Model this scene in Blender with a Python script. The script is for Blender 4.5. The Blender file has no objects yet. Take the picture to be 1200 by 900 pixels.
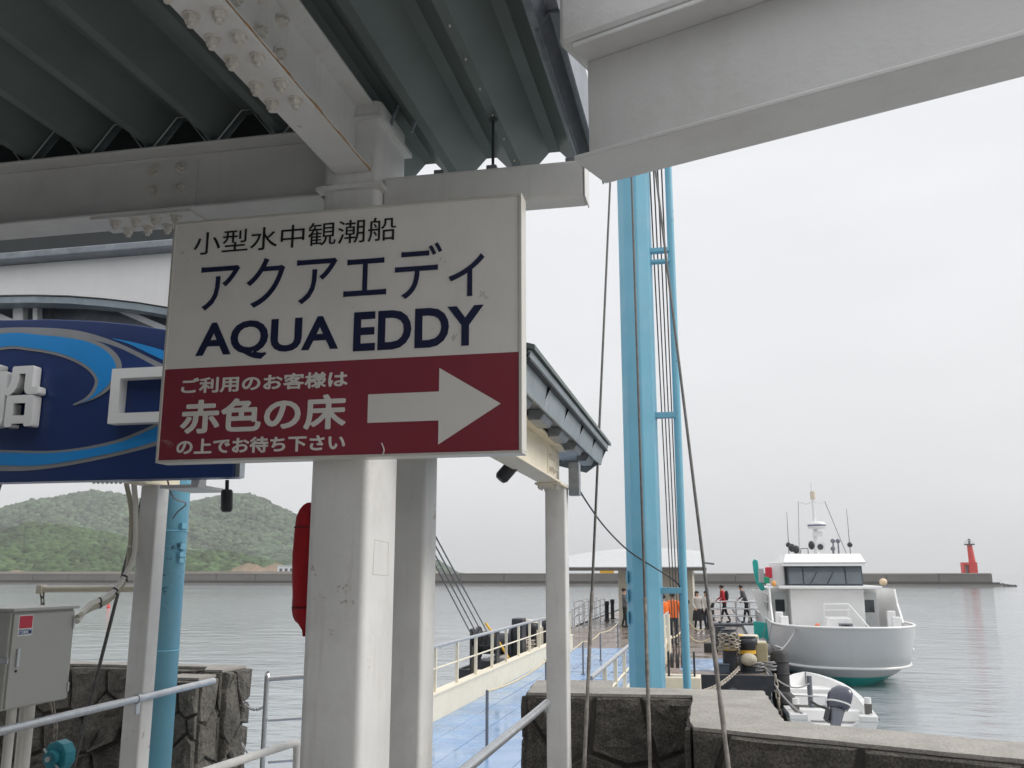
import bpy, bmesh, math, random
import numpy as np
from mathutils import Vector, Matrix
R = math.radians
random.seed(7)
rng = np.random.default_rng(7)
sc = bpy.context.scene
col = sc.collection

# ---------------------------------------------------------------- camera, sky, sun, exposure
F = 1080.0
PITCH = math.atan(223 / F)
YAW = math.atan(235 / (F / math.cos(PITCH)))
CAM = Vector((0, 0, 3.5))                      # eye 1.6 m above the quay floor, 3.5 m above the sea
cd = bpy.data.cameras.new('camera')
cam = bpy.data.objects.new('camera', cd); col.objects.link(cam)
cam.location = CAM
cam.rotation_euler = (math.pi / 2 + PITCH, 0, YAW)
cd.sensor_fit = 'HORIZONTAL'; cd.sensor_width = 36; cd.lens = 36 * F / 1200
cd.clip_start = 0.05; cd.clip_end = 20000
sc.camera = cam

SUN_EL, SUN_ROT = R(37), R(80)
world = bpy.data.worlds.new('World'); sc.world = world
world.use_nodes = True
wn, wl = world.node_tree.nodes, world.node_tree.links
wn.clear()
w_out = wn.new('ShaderNodeOutputWorld'); w_bg = wn.new('ShaderNodeBackground')
w_sky = wn.new('ShaderNodeTexSky'); w_sky.sky_type = 'NISHITA'; w_sky.sun_disc = False
w_sky.sun_elevation = SUN_EL; w_sky.sun_rotation = SUN_ROT; w_sky.dust_density = 6; w_sky.air_density = 1.5
w_tc = wn.new('ShaderNodeTexCoord')
w_map = wn.new('ShaderNodeMapping'); w_map.inputs['Scale'].default_value = (1, 1, 3.2)
w_ns = wn.new('ShaderNodeTexNoise'); w_ns.inputs['Scale'].default_value = 2.2
w_ns.inputs['Detail'].default_value = 5; w_ns.inputs['Roughness'].default_value = .5
w_rp = wn.new('ShaderNodeValToRGB')
w_rp.color_ramp.elements[0].position = .3; w_rp.color_ramp.elements[0].color = (13.4, 13.65, 14.0, 1)
w_rp.color_ramp.elements[1].position = .7; w_rp.color_ramp.elements[1].color = (15.1, 15.1, 15.5, 1)
w_mix = wn.new('ShaderNodeMixRGB'); w_mix.inputs['Fac'].default_value = .93     # overcast cloud deck over the clear sky
wl.new(w_tc.outputs['Generated'], w_map.inputs['Vector']); wl.new(w_map.outputs['Vector'], w_ns.inputs['Vector'])
wl.new(w_ns.outputs['Fac'], w_rp.inputs['Fac'])
w_sep = wn.new('ShaderNodeSeparateXYZ'); wl.new(w_tc.outputs['Generated'], w_sep.inputs['Vector'])
w_gr = wn.new('ShaderNodeValToRGB')                                              # overcast sky: brighter overhead than at the horizon
for _i, (_p, _v) in enumerate(((0, .455), (.12, .475), (.5, .52), (1.0, 1.0))):
    _e = w_gr.color_ramp.elements[_i] if _i in (0,) else w_gr.color_ramp.elements.new(_p) if _i < 3 else w_gr.color_ramp.elements[-1]
    _e.position = _p; _e.color = (_v, _v, _v, 1)
wl.new(w_sep.outputs['Z'], w_gr.inputs['Fac'])
w_mul = wn.new('ShaderNodeMixRGB'); w_mul.blend_type = 'MULTIPLY'; w_mul.inputs['Fac'].default_value = 1
wl.new(w_rp.outputs['Color'], w_mul.inputs['Color1']); wl.new(w_gr.outputs['Color'], w_mul.inputs['Color2'])
wl.new(w_sky.outputs['Color'], w_mix.inputs['Color1']); wl.new(w_mul.outputs['Color'], w_mix.inputs['Color2'])
wl.new(w_mix.outputs['Color'], w_bg.inputs['Color']); w_bg.inputs['Strength'].default_value = .1
wl.new(w_bg.outputs['Background'], w_out.inputs['Surface'])

sd = bpy.data.lights.new('sun', 'SUN'); sd.energy = 1.5; sd.angle = R(25); sd.color = (1, .97, .93)
sun = bpy.data.objects.new('sun', sd); col.objects.link(sun)
_d = Vector((math.sin(SUN_ROT) * math.cos(SUN_EL), math.cos(SUN_ROT) * math.cos(SUN_EL), math.sin(SUN_EL)))
sun.rotation_euler = _d.to_track_quat('Z', 'Y').to_euler()
sun.location = (20, 0, 40)
vs = sc.view_settings
vs.view_transform = 'Standard'; vs.look = 'None'; vs.exposure = 0.35; vs.gamma = 1; vs.use_curve_mapping = False
sc.cycles.use_denoising = True
sc.cycles.max_bounces = 8; sc.cycles.diffuse_bounces = 5; sc.cycles.glossy_bounces = 4
sc.cycles.sample_clamp_indirect = 6

# ---------------------------------------------------------------- measuring helpers (sight line -> point on a plane)
_fh = Vector((-math.sin(YAW), math.cos(YAW), 0)); _r = Vector((math.cos(YAW), math.sin(YAW), 0)); _z = Vector((0, 0, 1))
_fw = _fh * math.cos(PITCH) + _z * math.sin(PITCH); _up = -_fh * math.sin(PITCH) + _z * math.cos(PITCH)
def ray(u, v): return _fw + _r * ((u - 600) / F) + _up * ((450 - v) / F)
def at(u, v, Y): d = ray(u, v); return CAM + d * (Y / d.y)
def atX(u, v, X): d = ray(u, v); return CAM + d * (X / d.x)
def atZ(u, v, Z): d = ray(u, v); return CAM + d * ((Z - CAM.z) / d.z)

# ---------------------------------------------------------------- materials
MATS = {}
def nd(nt, t, **k):
    n = nt.nodes.new(t)
    for a, b in k.items():
        if hasattr(n, a): setattr(n, a, b)
        else: n.inputs[a].default_value = b
    return n
def mat(name, colr, rough=.6, metal=0, var=.12, vscale=4, bump=0, bscale=40, dirt=0, dirtcol=(.08, .07, .06), dscale=3,
        streak=0, streakcol=(.25, .13, .06), island=0, coat=0, spec=.5, grain=0, gscale=120, dlo=.5, dhi=.75, bdist=.02, rvar=0, chips=0, chipcol=(.16, .07, .03), cscale=18):
    m = bpy.data.materials.new(name); m.use_nodes = True
    nt = m.node_tree; L = nt.links
    b = nt.nodes['Principled BSDF']
    b.inputs['Roughness'].default_value = rough; b.inputs['Metallic'].default_value = metal
    b.inputs['Specular IOR Level'].default_value = spec
    if coat: b.inputs['Coat Weight'].default_value = coat
    tc = nd(nt, 'ShaderNodeTexCoord'); ge = nd(nt, 'ShaderNodeNewGeometry')
    pos = ge.outputs['Position']
    c = colr + (1,) if len(colr) == 3 else colr
    n1 = nd(nt, 'ShaderNodeTexNoise', Scale=vscale, Detail=5.0, Roughness=.6); L.new(pos, n1.inputs['Vector'])
    r1 = nd(nt, 'ShaderNodeValToRGB')
    r1.color_ramp.elements[0].position = .3; r1.color_ramp.elements[1].position = .72
    r1.color_ramp.elements[0].color = tuple(x * (1 - var) for x in c[:3]) + (1,)
    r1.color_ramp.elements[1].color = tuple(min(1, x * (1 + var * .7)) for x in c[:3]) + (1,)
    L.new(n1.outputs['Fac'], r1.inputs['Fac']); out = r1.outputs['Color']
    if island:
        hs = nd(nt, 'ShaderNodeHueSaturation'); mr = nd(nt, 'ShaderNodeMapRange')
        mr.inputs['To Min'].default_value = 1 - island; mr.inputs['To Max'].default_value = 1 + island
        L.new(ge.outputs['Random Per Island'], mr.inputs['Value']); L.new(mr.outputs['Result'], hs.inputs['Value'])
        L.new(out, hs.inputs['Color']); out = hs.outputs['Color']
    if grain:
        n4 = nd(nt, 'ShaderNodeTexNoise', Scale=gscale, Detail=3.0); L.new(pos, n4.inputs['Vector'])
        mg = nd(nt, 'ShaderNodeMixRGB', blend_type='MULTIPLY'); mg.inputs['Fac'].default_value = grain
        rg = nd(nt, 'ShaderNodeValToRGB'); rg.color_ramp.elements[0].position = .35; rg.color_ramp.elements[1].position = .65
        rg.color_ramp.elements[0].color = (.25, .25, .25, 1)
        L.new(n4.outputs['Fac'], rg.inputs['Fac']); L.new(out, mg.inputs['Color1']); L.new(rg.outputs['Color'], mg.inputs['Color2'])
        out = mg.outputs['Color']
    if dirt:
        n2 = nd(nt, 'ShaderNodeTexNoise', Scale=dscale, Detail=8.0, Roughness=.7); L.new(pos, n2.inputs['Vector'])
        r2 = nd(nt, 'ShaderNodeValToRGB'); r2.color_ramp.elements[0].position = dlo; r2.color_ramp.elements[1].position = dhi
        r2.color_ramp.elements[1].color = (dirt, dirt, dirt, 1)
        mx = nd(nt, 'ShaderNodeMixRGB'); mx.inputs['Color2'].default_value = dirtcol + (1,)
        L.new(n2.outputs['Fac'], r2.inputs['Fac']); L.new(r2.outputs['Color'], mx.inputs['Fac']); L.new(out, mx.inputs['Color1'])
        out = mx.outputs['Color']
    if streak:
        mp = nd(nt, 'ShaderNodeMapping'); mp.inputs['Scale'].default_value = (9, 9, .7); L.new(pos, mp.inputs['Vector'])
        n3 = nd(nt, 'ShaderNodeTexNoise', Scale=2.0, Detail=6.0, Roughness=.7); L.new(mp.outputs['Vector'], n3.inputs['Vector'])
        r3 = nd(nt, 'ShaderNodeValToRGB'); r3.color_ramp.elements[0].position = .56; r3.color_ramp.elements[1].position = .76
        r3.color_ramp.elements[1].color = (streak, streak, streak, 1)
        mx = nd(nt, 'ShaderNodeMixRGB'); mx.inputs['Color2'].default_value = streakcol + (1,)
        L.new(n3.outputs['Fac'], r3.inputs['Fac']); L.new(r3.outputs['Color'], mx.inputs['Fac']); L.new(out, mx.inputs['Color1'])
        out = mx.outputs['Color']
    if chips:
        n5 = nd(nt, 'ShaderNodeTexNoise', Scale=cscale, Detail=7.0, Roughness=.72); L.new(pos, n5.inputs['Vector'])
        n6 = nd(nt, 'ShaderNodeTexNoise', Scale=cscale * .13, Detail=3.0); L.new(pos, n6.inputs['Vector'])
        ml = nd(nt, 'ShaderNodeMath', operation='MULTIPLY'); L.new(n5.outputs['Fac'], ml.inputs[0]); L.new(n6.outputs['Fac'], ml.inputs[1])
        r5 = nd(nt, 'ShaderNodeValToRGB'); r5.color_ramp.elements[0].position = .385; r5.color_ramp.elements[1].position = .41
        r5.color_ramp.elements[1].color = (chips, chips, chips, 1)
        mx = nd(nt, 'ShaderNodeMixRGB'); mx.inputs['Color2'].default_value = chipcol + (1,)
        L.new(ml.outputs['Value'], r5.inputs['Fac']); L.new(r5.outputs['Color'], mx.inputs['Fac']); L.new(out, mx.inputs['Color1'])
        out = mx.outputs['Color']
    if rvar:
        n7 = nd(nt, 'ShaderNodeTexNoise', Scale=1.1, Detail=5.0, Roughness=.6); L.new(pos, n7.inputs['Vector'])
        mr7 = nd(nt, 'ShaderNodeMapRange'); mr7.inputs['From Min'].default_value = .35; mr7.inputs['From Max'].default_value = .65
        mr7.inputs['To Min'].default_value = max(.03, rough - rvar); mr7.inputs['To Max'].default_value = min(1, rough + rvar)
        L.new(n7.outputs['Fac'], mr7.inputs['Value']); L.new(mr7.outputs['Result'], b.inputs['Roughness'])
    L.new(out, b.inputs['Base Color'])
    if bump:
        nb = nd(nt, 'ShaderNodeTexNoise', Scale=bscale, Detail=6.0, Roughness=.65); L.new(pos, nb.inputs['Vector'])
        bp = nd(nt, 'ShaderNodeBump', Strength=bump, Distance=bdist); L.new(nb.outputs['Fac'], bp.inputs['Height'])
        L.new(bp.outputs['Normal'], b.inputs['Normal'])
    MATS[name] = m
    return m
M = mat
white_steel = M('white_steel_paint', (.71, .705, .69), .42, var=.09, vscale=3, bump=.09, bscale=35, dirt=.35, dirtcol=(.42, .38, .33), dscale=3.5, streak=.38, streakcol=(.42, .35, .27), chips=.7, chipcol=(.30, .19, .11), rvar=.12)
white_beam = M('beam_paint', (.67, .665, .65), .42, var=.08, vscale=2, bump=.16, bscale=22, dirt=.3, dirtcol=(.40, .36, .32), dscale=2.6, streak=.2, streakcol=(.42, .36, .3), chips=.5, chipcol=(.32, .22, .14), cscale=14, rvar=.12)
cream_paint = M('cream_paint', (.76, .70, .56), .5, var=.06, dirt=.2, dirtcol=(.4, .28, .16), dscale=5)
roof_metal = M('roof_sheet_metal', (.125, .155, .148), .5, metal=.15, var=.18, vscale=3, dirt=.3, dirtcol=(.11, .12, .12), dscale=6)
flash_metal = M('flashing_metal', (.23, .25, .28), .42, metal=.3, var=.2, vscale=6, dirt=.4, dirtcol=(.5, .5, .5), dscale=14)
eave_metal = M('eave_metal', (.25, .30, .33), .4, metal=.35, var=.2, vscale=5, dirt=.35, dirtcol=(.6, .62, .64), dscale=9)
galv = M('galvanised_steel', (.55, .57, .59), .35, metal=.75, var=.15, vscale=14)
stainless = M('stainless_pipe', (.6, .6, .6), .28, metal=.85, var=.1)
bolt_mat = M('painted_bolt', (.64, .61, .56), .45, var=.12, vscale=30, dirt=.4, dirtcol=(.35, .25, .15), dscale=25)
rust = M('rusty_edge', (.38, .20, .07), .85, var=.5, vscale=40, dirt=.6, dirtcol=(.6, .5, .38), dscale=30)
dark_steel = M('dark_steel', (.03, .032, .036), .5, var=.3)
wire_mat = M('wire_rope_steel', (.10, .098, .095), .6, metal=.3, var=.35, vscale=25)
sleeve_mat = M('weathered_sleeve', (.23, .21, .19), .8, var=.5, vscale=22, dirt=.6, dirtcol=(.07, .06, .05), dscale=16)
blue_mast = M('blue_mast_paint', (.185, .46, .60), .42, var=.07, vscale=2.5, dirt=.5, dirtcol=(.30, .50, .60), dscale=2.6, streak=.35, streakcol=(.09, .27, .38), chips=.8, chipcol=(.05, .10, .14), cscale=15, rvar=.15)
sign_white = M('sign_off_white', (.74, .72, .68), .38, var=.06, vscale=2, dirt=.2, dirtcol=(.5, .46, .41), dscale=3, streak=.18, streakcol=(.5, .45, .38), chips=.5, chipcol=(.35, .3, .25), cscale=26, rvar=.12)
sign_red = M('sign_dark_red', (.24, .036, .052), .38, var=.1, vscale=2, dirt=.2, dirtcol=(.2, .05, .07), chips=.5, chipcol=(.4, .3, .28), cscale=26, rvar=.12)
sign_ink = M('sign_navy_ink', (.012, .016, .055), .4, var=.05)
sign_black = M('sign_black_ink', (.012, .012, .014), .4, var=.05)
sign_letter = M('sign_pale_letter', (.70, .68, .64), .4, var=.03)
sign_frame = M('sign_aluminium_frame', (.62, .60, .55), .4, metal=.25, var=.08)
board_navy = M('board_navy', (.012, .035, .14), .35, var=.1, vscale=3)
board_blue = M('board_light_blue', (.015, .27, .68), .35, var=.05)
board_grey = M('board_silver_trim', (.30, .31, .32), .4, metal=.3, var=.12)
fascia_white = M('fascia_white', (.84, .83, .81), .45, var=.04, dirt=.15, dirtcol=(.6, .57, .5), streak=.15, streakcol=(.55, .5, .42))
letter_white = M('raised_letter_white', (.8, .8, .79), .4, var=.03)
concrete_top = M('concrete_top', (.42, .395, .36), .85, var=.2, vscale=4, bump=.6, bscale=45, dirt=.5, dirtcol=(.22, .2, .18), dscale=5, grain=.35, gscale=75)
stone_mat = M('weathered_stone', (.17, .155, .135), .92, var=.45, vscale=7, bump=1.0, bscale=22, bdist=.05, dirt=.55, dirtcol=(.04, .037, .033), dscale=5, grain=.75, gscale=85, streak=.5, streakcol=(.05, .047, .04))
stone_left = M('brown_weathered_stone', (.20, .185, .16), .92, var=.4, vscale=5, bump=1.0, bscale=20, bdist=.05, dirt=.5, dirtcol=(.075, .065, .055), dscale=4, grain=.5, gscale=60, streak=.5, streakcol=(.07, .07, .055))
joint_mat = M('stone_joint', (.085, .08, .07), .95, var=.3, bump=.6, bscale=50)
joint_left = M('brown_stone_joint', (.13, .12, .10), .95, var=.3, bump=.6, bscale=50)
floor_mat = M('quay_concrete', (.36, .355, .35), .85, var=.15, vscale=2, bump=.2, bscale=40, dirt=.3, dirtcol=(.16, .15, .14))
deck_blue = M('blue_deck_paint', (.215, .35, .56), .2, rvar=.16, chips=.6, chipcol=(.12, .14, .17), cscale=5, var=.18, vscale=1.2, bump=.05, bscale=8, dirt=.7, dirtcol=(.40, .48, .58), dscale=1.6, streak=.0, island=.1)
deck_brown = M('wet_brown_deck', (.19, .15, .125), .28, rvar=.2, var=.25, vscale=.8, bump=.1, bscale=20, dirt=.5, dirtcol=(.34, .31, .29), dscale=.7, island=.15)
hull_black = M('pontoon_black', (.022, .026, .034), .5, var=.3, vscale=3, dirt=.4, dirtcol=(.09, .09, .095), dscale=3)
rubber = M('black_rubber', (.018, .018, .02), .6, var=.3, vscale=8, dirt=.3, dirtcol=(.07, .07, .07), dscale=8)
yellow = M('yellow_paint', (.75, .42, .03), .5, var=.15)
boat_white = M('boat_gel_coat', (.80, .80, .79), .28, var=.03, vscale=1.5, dirt=.12, dirtcol=(.55, .52, .46), dscale=2, coat=.3)
boat_hull = M('boat_hull_white', (.60, .61, .62), .5, var=.04, vscale=1.2, dirt=.15, dirtcol=(.5, .48, .44), dscale=1.5, streak=.12, streakcol=(.45, .42, .36), spec=.3)
teal = M('teal_paint', (.02, .42, .38), .45, var=.1)
glass_dark = M('boat_window_glass', (.03, .04, .05), .06, var=.1, spec=.8)
rubber_grey = M('grey_plastic', (.16, .17, .20), .4, var=.15)
engine_mat = M('engine_cowling', (.05, .055, .085), .25, var=.1, coat=.4)
rope_mat = M('cream_rope', (.60, .52, .36), .9, var=.25, vscale=30)
rope_grey = M('grey_rope', (.30, .30, .30), .9, var=.3, vscale=30)
chain_mat = M('rusted_chain', (.30, .27, .23), .6, metal=.3, var=.5, vscale=25, dirt=.5, dirtcol=(.2, .1, .04), dscale=20)
orange = M('orange_cloth', (.85, .17, .02), .8, var=.12)
red_cloth = M('red_cloth', (.42, .008, .016), .8, var=.2, vscale=12, bump=.3, bscale=18)
red_jacket = M('red_jacket', (.50, .02, .035), .75, var=.15)
grey_cloth = M('grey_jacket', (.10, .10, .11), .85, var=.15)
pale_cloth = M('pale_jacket', (.52, .49, .44), .85, var=.15)
black_cloth = M('black_clothes', (.014, .014, .017), .85, var=.2)
navy_cloth = M('navy_trousers', (.02, .026, .045), .85, var=.2)
skin = M('skin', (.50, .29, .20), .6, var=.05)
hair = M('dark_hair', (.015, .012, .010), .6, var=.2)
shelter_wall = M('shelter_cream_wall', (.62, .58, .48), .6, var=.06, dirt=.2, dirtcol=(.4, .35, .26))
shelter_roof = M('shelter_white_sheet', (.5, .51, .51), .5, var=.05)
breakwater_mat = M('breakwater_concrete', (.21, .195, .175), .9, var=.15, vscale=.05, dirt=.5, dirtcol=(.12, .115, .105), dscale=.08, streak=.2, streakcol=(.09, .085, .08))
breakwater_low = M('breakwater_wet_foot', (.062, .06, .058), .8, var=.3, vscale=.1)
breakwater_cap = M('breakwater_coping', (.33, .315, .29), .9, var=.1, vscale=.1)
light_red = M('lighthouse_red', (.62, .035, .025), .5, var=.08, vscale=.5)
box_grey = M('box_grey_paint', (.44, .44, .41), .4, var=.04, vscale=2, dirt=.15, dirtcol=(.3, .28, .25), dscale=4)
sticker_red = M('sticker_red', (.55, .02, .05), .45, var=.04)
sticker_white = M('sticker_white', (.75, .75, .73), .45, var=.03)
sticker_blue = M('sticker_blue', (.02, .07, .24), .45, var=.03)
hose_mat = M('grey_beige_hose', (.42, .40, .31), .55, var=.08)
hose_white = M('white_conduit', (.68, .66, .61), .5, var=.06)
hoist_teal = M('hoist_teal', (.02, .22, .28), .5, var=.3, vscale=12, dirt=.4, dirtcol=(.12, .08, .05), dscale=12)
soil = M('bare_cliff', (.27, .195, .135), .95, var=.3, vscale=.05, dirt=.5, dirtcol=(.13, .16, .07), dscale=.06, dlo=.45, dhi=.6)

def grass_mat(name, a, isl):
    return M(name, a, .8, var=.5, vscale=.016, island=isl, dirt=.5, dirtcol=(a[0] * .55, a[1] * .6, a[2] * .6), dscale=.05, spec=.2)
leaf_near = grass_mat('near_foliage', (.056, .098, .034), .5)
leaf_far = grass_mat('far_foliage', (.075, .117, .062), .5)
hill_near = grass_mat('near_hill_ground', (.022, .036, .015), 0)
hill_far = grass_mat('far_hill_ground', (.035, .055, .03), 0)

def sea_material():
    m = bpy.data.materials.new('sea_water'); m.use_nodes = True
    nt = m.node_tree; L = nt.links; b = nt.nodes['Principled BSDF']
    b.inputs['Base Color'].default_value = (.27, .30, .315, 1)
    b.inputs['Roughness'].default_value = .07; b.inputs['IOR'].default_value = 1.33
    ge = nd(nt, 'ShaderNodeNewGeometry')
    mp = nd(nt, 'ShaderNodeMapping'); mp.inputs['Scale'].default_value = (.55, 1.0, 1); mp.inputs['Rotation'].default_value = (0, 0, R(14))
    L.new(ge.outputs['Position'], mp.inputs['Vector'])
    n1 = nd(nt, 'ShaderNodeTexNoise', Scale=2.0, Detail=5.0, Roughness=.62, Distortion=.4); L.new(mp.outputs['Vector'], n1.inputs['Vector'])
    n2 = nd(nt, 'ShaderNodeTexNoise', Scale=.5, Detail=3.0, Distortion=.6); L.new(mp.outputs['Vector'], n2.inputs['Vector'])
    n3 = nd(nt, 'ShaderNodeTexNoise', Scale=.03, Detail=3.0); L.new(mp.outputs['Vector'], n3.inputs['Vector'])
    r3 = nd(nt, 'ShaderNodeMapRange'); r3.inputs['From Min'].default_value = .38; r3.inputs['From Max'].default_value = .62; r3.inputs['To Min'].default_value = .25; r3.inputs['To Max'].default_value = 1.0
    L.new(n3.outputs['Fac'], r3.inputs['Value'])                     # gusts: calmer and rougher patches
    b1 = nd(nt, 'ShaderNodeBump', Strength=.8, Distance=.07); L.new(n1.outputs['Fac'], b1.inputs['Height']); L.new(r3.outputs['Result'], b1.inputs['Strength'])
    b2 = nd(nt, 'ShaderNodeBump', Strength=.55, Distance=.2); L.new(n2.outputs['Fac'], b2.inputs['Height']); L.new(b1.outputs['Normal'], b2.inputs['Normal'])
    L.new(b2.outputs['Normal'], b.inputs['Normal'])
    return m
sea_mat = sea_material()

# ---------------------------------------------------------------- mesh helpers
def wloc(o):
    v = Vector((0, 0, 0))
    while o is not None:
        v += o.location; o = o.parent
    return v
class MB:
    def __init__(s): s.v = []; s.f = []; s.sm = []
    def add(s, vs, fs, smooth=False):
        n = len(s.v); s.v += [tuple(v) for v in vs]
        for f in fs: s.f.append(tuple(i + n for i in f)); s.sm.append(smooth)
        return s
    def box(s, x0, x1, y0, y1, z0, z1):
        return s.add([(x0, y0, z0), (x1, y0, z0), (x1, y1, z0), (x0, y1, z0), (x0, y0, z1), (x1, y0, z1), (x1, y1, z1), (x0, y1, z1)],
                     [(0, 3, 2, 1), (4, 5, 6, 7), (0, 1, 5, 4), (1, 2, 6, 5), (2, 3, 7, 6), (3, 0, 4, 7)])
    def obox(s, c, ax, ay, az):
        c, ax, ay, az = map(Vector, (c, ax, ay, az))
        P = [c + ax * i + ay * j + az * k for k in (-1, 1) for i, j in ((-1, -1), (1, -1), (1, 1), (-1, 1))]
        return s.add(P, [(0, 3, 2, 1), (4, 5, 6, 7), (0, 1, 5, 4), (1, 2, 6, 5), (2, 3, 7, 6), (3, 0, 4, 7)])
    def bar(s, p0, p1, w, h, up=(0, 0, 1)):
        p0, p1 = Vector(p0), Vector(p1); d = p1 - p0; u = Vector(up)
        x = d.cross(u)
        if x.length < 1e-6: x = d.cross(Vector((1, 0, 0)))
        x.normalize(); y = x.cross(d).normalized()
        return s.obox((p0 + p1) / 2, x * (w / 2), d / 2, y * (h / 2))
    def prism(s, poly, d):
        n = len(poly); d = Vector(d); P = [Vector(p) for p in poly]
        return s.add(P + [p + d for p in P], [tuple(range(n))[::-1], tuple(range(n, 2 * n))] +
                     [(i, (i + 1) % n, n + (i + 1) % n, n + i) for i in range(n)])
    def tube(s, path, r, n=8, caps=True, closed=False):
        P = [Vector(p) for p in path]; m = len(P)
        rs = r if isinstance(r, (list, tuple)) else [r] * m
        vs = []; prev = None
        for i, p in enumerate(P):
            a = P[(i - 1) % m] if (i > 0 or closed) else P[0]
            b = P[(i + 1) % m] if (i < m - 1 or closed) else P[-1]
            t = (b - a).normalized()
            if prev is None:
                x = t.cross(Vector((0, 0, 1)))
                if x.length < 1e-4: x = t.cross(Vector((1, 0, 0)))
            else: x = prev - t * prev.dot(t)
            x.normalize(); prev = x; y = t.cross(x)
            for k in range(n):
                a_ = 2 * math.pi * k / n
                vs.append(p + (x * math.cos(a_) + y * math.sin(a_)) * rs[i])
        fs = []
        for i in range(m if closed else m - 1):
            j = (i + 1) % m
            for k in range(n):
                fs.append((i * n + k, i * n + (k + 1) % n, j * n + (k + 1) % n, j * n + k))
        s.add(vs, fs, True)
        if caps and not closed:
            s.add(vs[:n], [tuple(range(n))[::-1]]); s.add(vs[-n:], [tuple(range(n))])
        return s
    def cyl(s, p0, p1, r, r1=None, n=16): return s.tube([p0, p1], [r, r if r1 is None else r1], n)
    def ball(s, c, rx, ry=None, rz=None, n=10, m=7):
        ry = ry or rx; rz = rz or rx; c = Vector(c); vs = []; fs = []
        for i in range(m + 1):
            th = math.pi * i / m
            for k in range(n):
                a = 2 * math.pi * k / n
                vs.append(c + Vector((rx * math.sin(th) * math.cos(a), ry * math.sin(th) * math.sin(a), rz * math.cos(th))))
        for i in range(m):
            for k in range(n): fs.append((i * n + k, (i + 1) * n + k, (i + 1) * n + (k + 1) % n, i * n + (k + 1) % n))
        return s.add(vs, fs, True)
    def loft(s, rings, smooth=True, closed=False, cap0=False, cap1=False):
        n = len(rings[0]); vs = [p for r in rings for p in r]; fs = []
        for i in range(len(rings) - 1):
            for k in range(n if closed else n - 1):
                fs.append((i * n + k, i * n + (k + 1) % n, (i + 1) * n + (k + 1) % n, (i + 1) * n + k))
        s.add(vs, fs, smooth)
        if cap0: s.add(rings[0], [tuple(range(n))[::-1]])
        if cap1: s.add(rings[-1], [tuple(range(n))])
        return s
    def mesh(s, name, m, off=Vector((0, 0, 0))):
        me = bpy.data.meshes.new(name)
        me.from_pydata([(a - off.x, b - off.y, c - off.z) for a, b, c in s.v], [], s.f)
        me.polygons.foreach_set('use_smooth', s.sm)
        me.materials.append(m); me.update()
        return me
    def build(s, name, m, parent=None, bevel=0, seg=2, fix=True):
        off = wloc(parent) if parent else Vector((0, 0, 0))
        me = s.mesh(name, m, off)
        if fix:
            bm = bmesh.new(); bm.from_mesh(me); bmesh.ops.recalc_face_normals(bm, faces=bm.faces); bm.to_mesh(me); bm.free()
        o = bpy.data.objects.new(name, me); col.objects.link(o)
        if parent: o.parent = parent
        if bevel:
            b = o.modifiers.new('bevel', 'BEVEL'); b.width = bevel; b.segments = seg; b.limit_method = 'ANGLE'; b.angle_limit = R(40)
        return o
def tag(o, label=None, cat=None, group=None, kind=None):
    if label: o['label'] = label
    if cat: o['category'] = cat
    if group: o['group'] = group
    if kind: o['kind'] = kind
    return o
def empty(name, loc, label=None, cat=None, group=None):
    o = bpy.data.objects.new(name, None); col.objects.link(o); o.location = loc; o.empty_display_size = .2
    return tag(o, label, cat, group)
def inst(name, me, parent, loc, rot=None):
    o = bpy.data.objects.new(name, me); col.objects.link(o)
    o.location = Vector(loc) - (wloc(parent) if parent else Vector((0, 0, 0)))
    if parent: o.parent = parent
    if rot is not None: o.rotation_euler = rot
    return o
def hbeam(mb, p0, p1, h, w, tw=.01, tf=.014, up=(0, 0, 1)):
    """H section whose underside centre runs p0 -> p1"""
    p0, p1 = Vector(p0), Vector(p1); d = (p1 - p0); u = Vector(up); x = d.cross(u).normalized(); y = x.cross(d).normalized()
    c = (p0 + p1) / 2
    mb.obox(c + y * tf / 2, x * w / 2, d / 2, y * tf / 2)
    mb.obox(c + y * (h - tf / 2), x * w / 2, d / 2, y * tf / 2)
    mb.obox(c + y * h / 2, x * tw / 2, d / 2, y * (h / 2 - tf))
    return mb
def rect_tube(mb, x0, x1, y0, y1, z0, z1, r=.03, n=4):
    """square column with rounded corners"""
    pts = []
    for cx, cy, a0 in ((x1 - r, y1 - r, 0), (x0 + r, y1 - r, 90), (x0 + r, y0 + r, 180), (x1 - r, y0 + r, 270)):
        for k in range(n + 1):
            a = R(a0 + 90 * k / n); pts.append((cx + r * math.cos(a), cy + r * math.sin(a)))
    m = len(pts)
    mb.add([(x, y, z) for z in (z0, z1) for x, y in pts], [(i, (i + 1) % m, m + (i + 1) % m, m + i) for i in range(m)], True)
    mb.add([(x, y, z1) for x, y in pts], [tuple(range(m))]); mb.add([(x, y, z0) for x, y in pts], [tuple(range(m))[::-1]])
    return mb
def sag(p0, p1, s, n=14):
    p0, p1 = Vector(p0), Vector(p1)
    return [p0.lerp(p1, t) - Vector((0, 0, s * 4 * t * (1 - t))) for t in [i / n for i in range(n + 1)]]
def smooth_path(pts, n=6):
    P = [Vector(p) for p in pts]; P = [P[0] * 2 - P[1]] + P + [P[-1] * 2 - P[-2]]; out = []
    for i in range(1, len(P) - 2):
        for k in range(n):
            t = k / n; a, b, c, d = P[i - 1], P[i], P[i + 1], P[i + 2]
            out.append(.5 * ((2 * b) + (c - a) * t + (2 * a - 5 * b + 4 * c - d) * t * t + (3 * b - a - 3 * c + d) * t ** 3))
    out.append(P[-2]); return out
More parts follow.
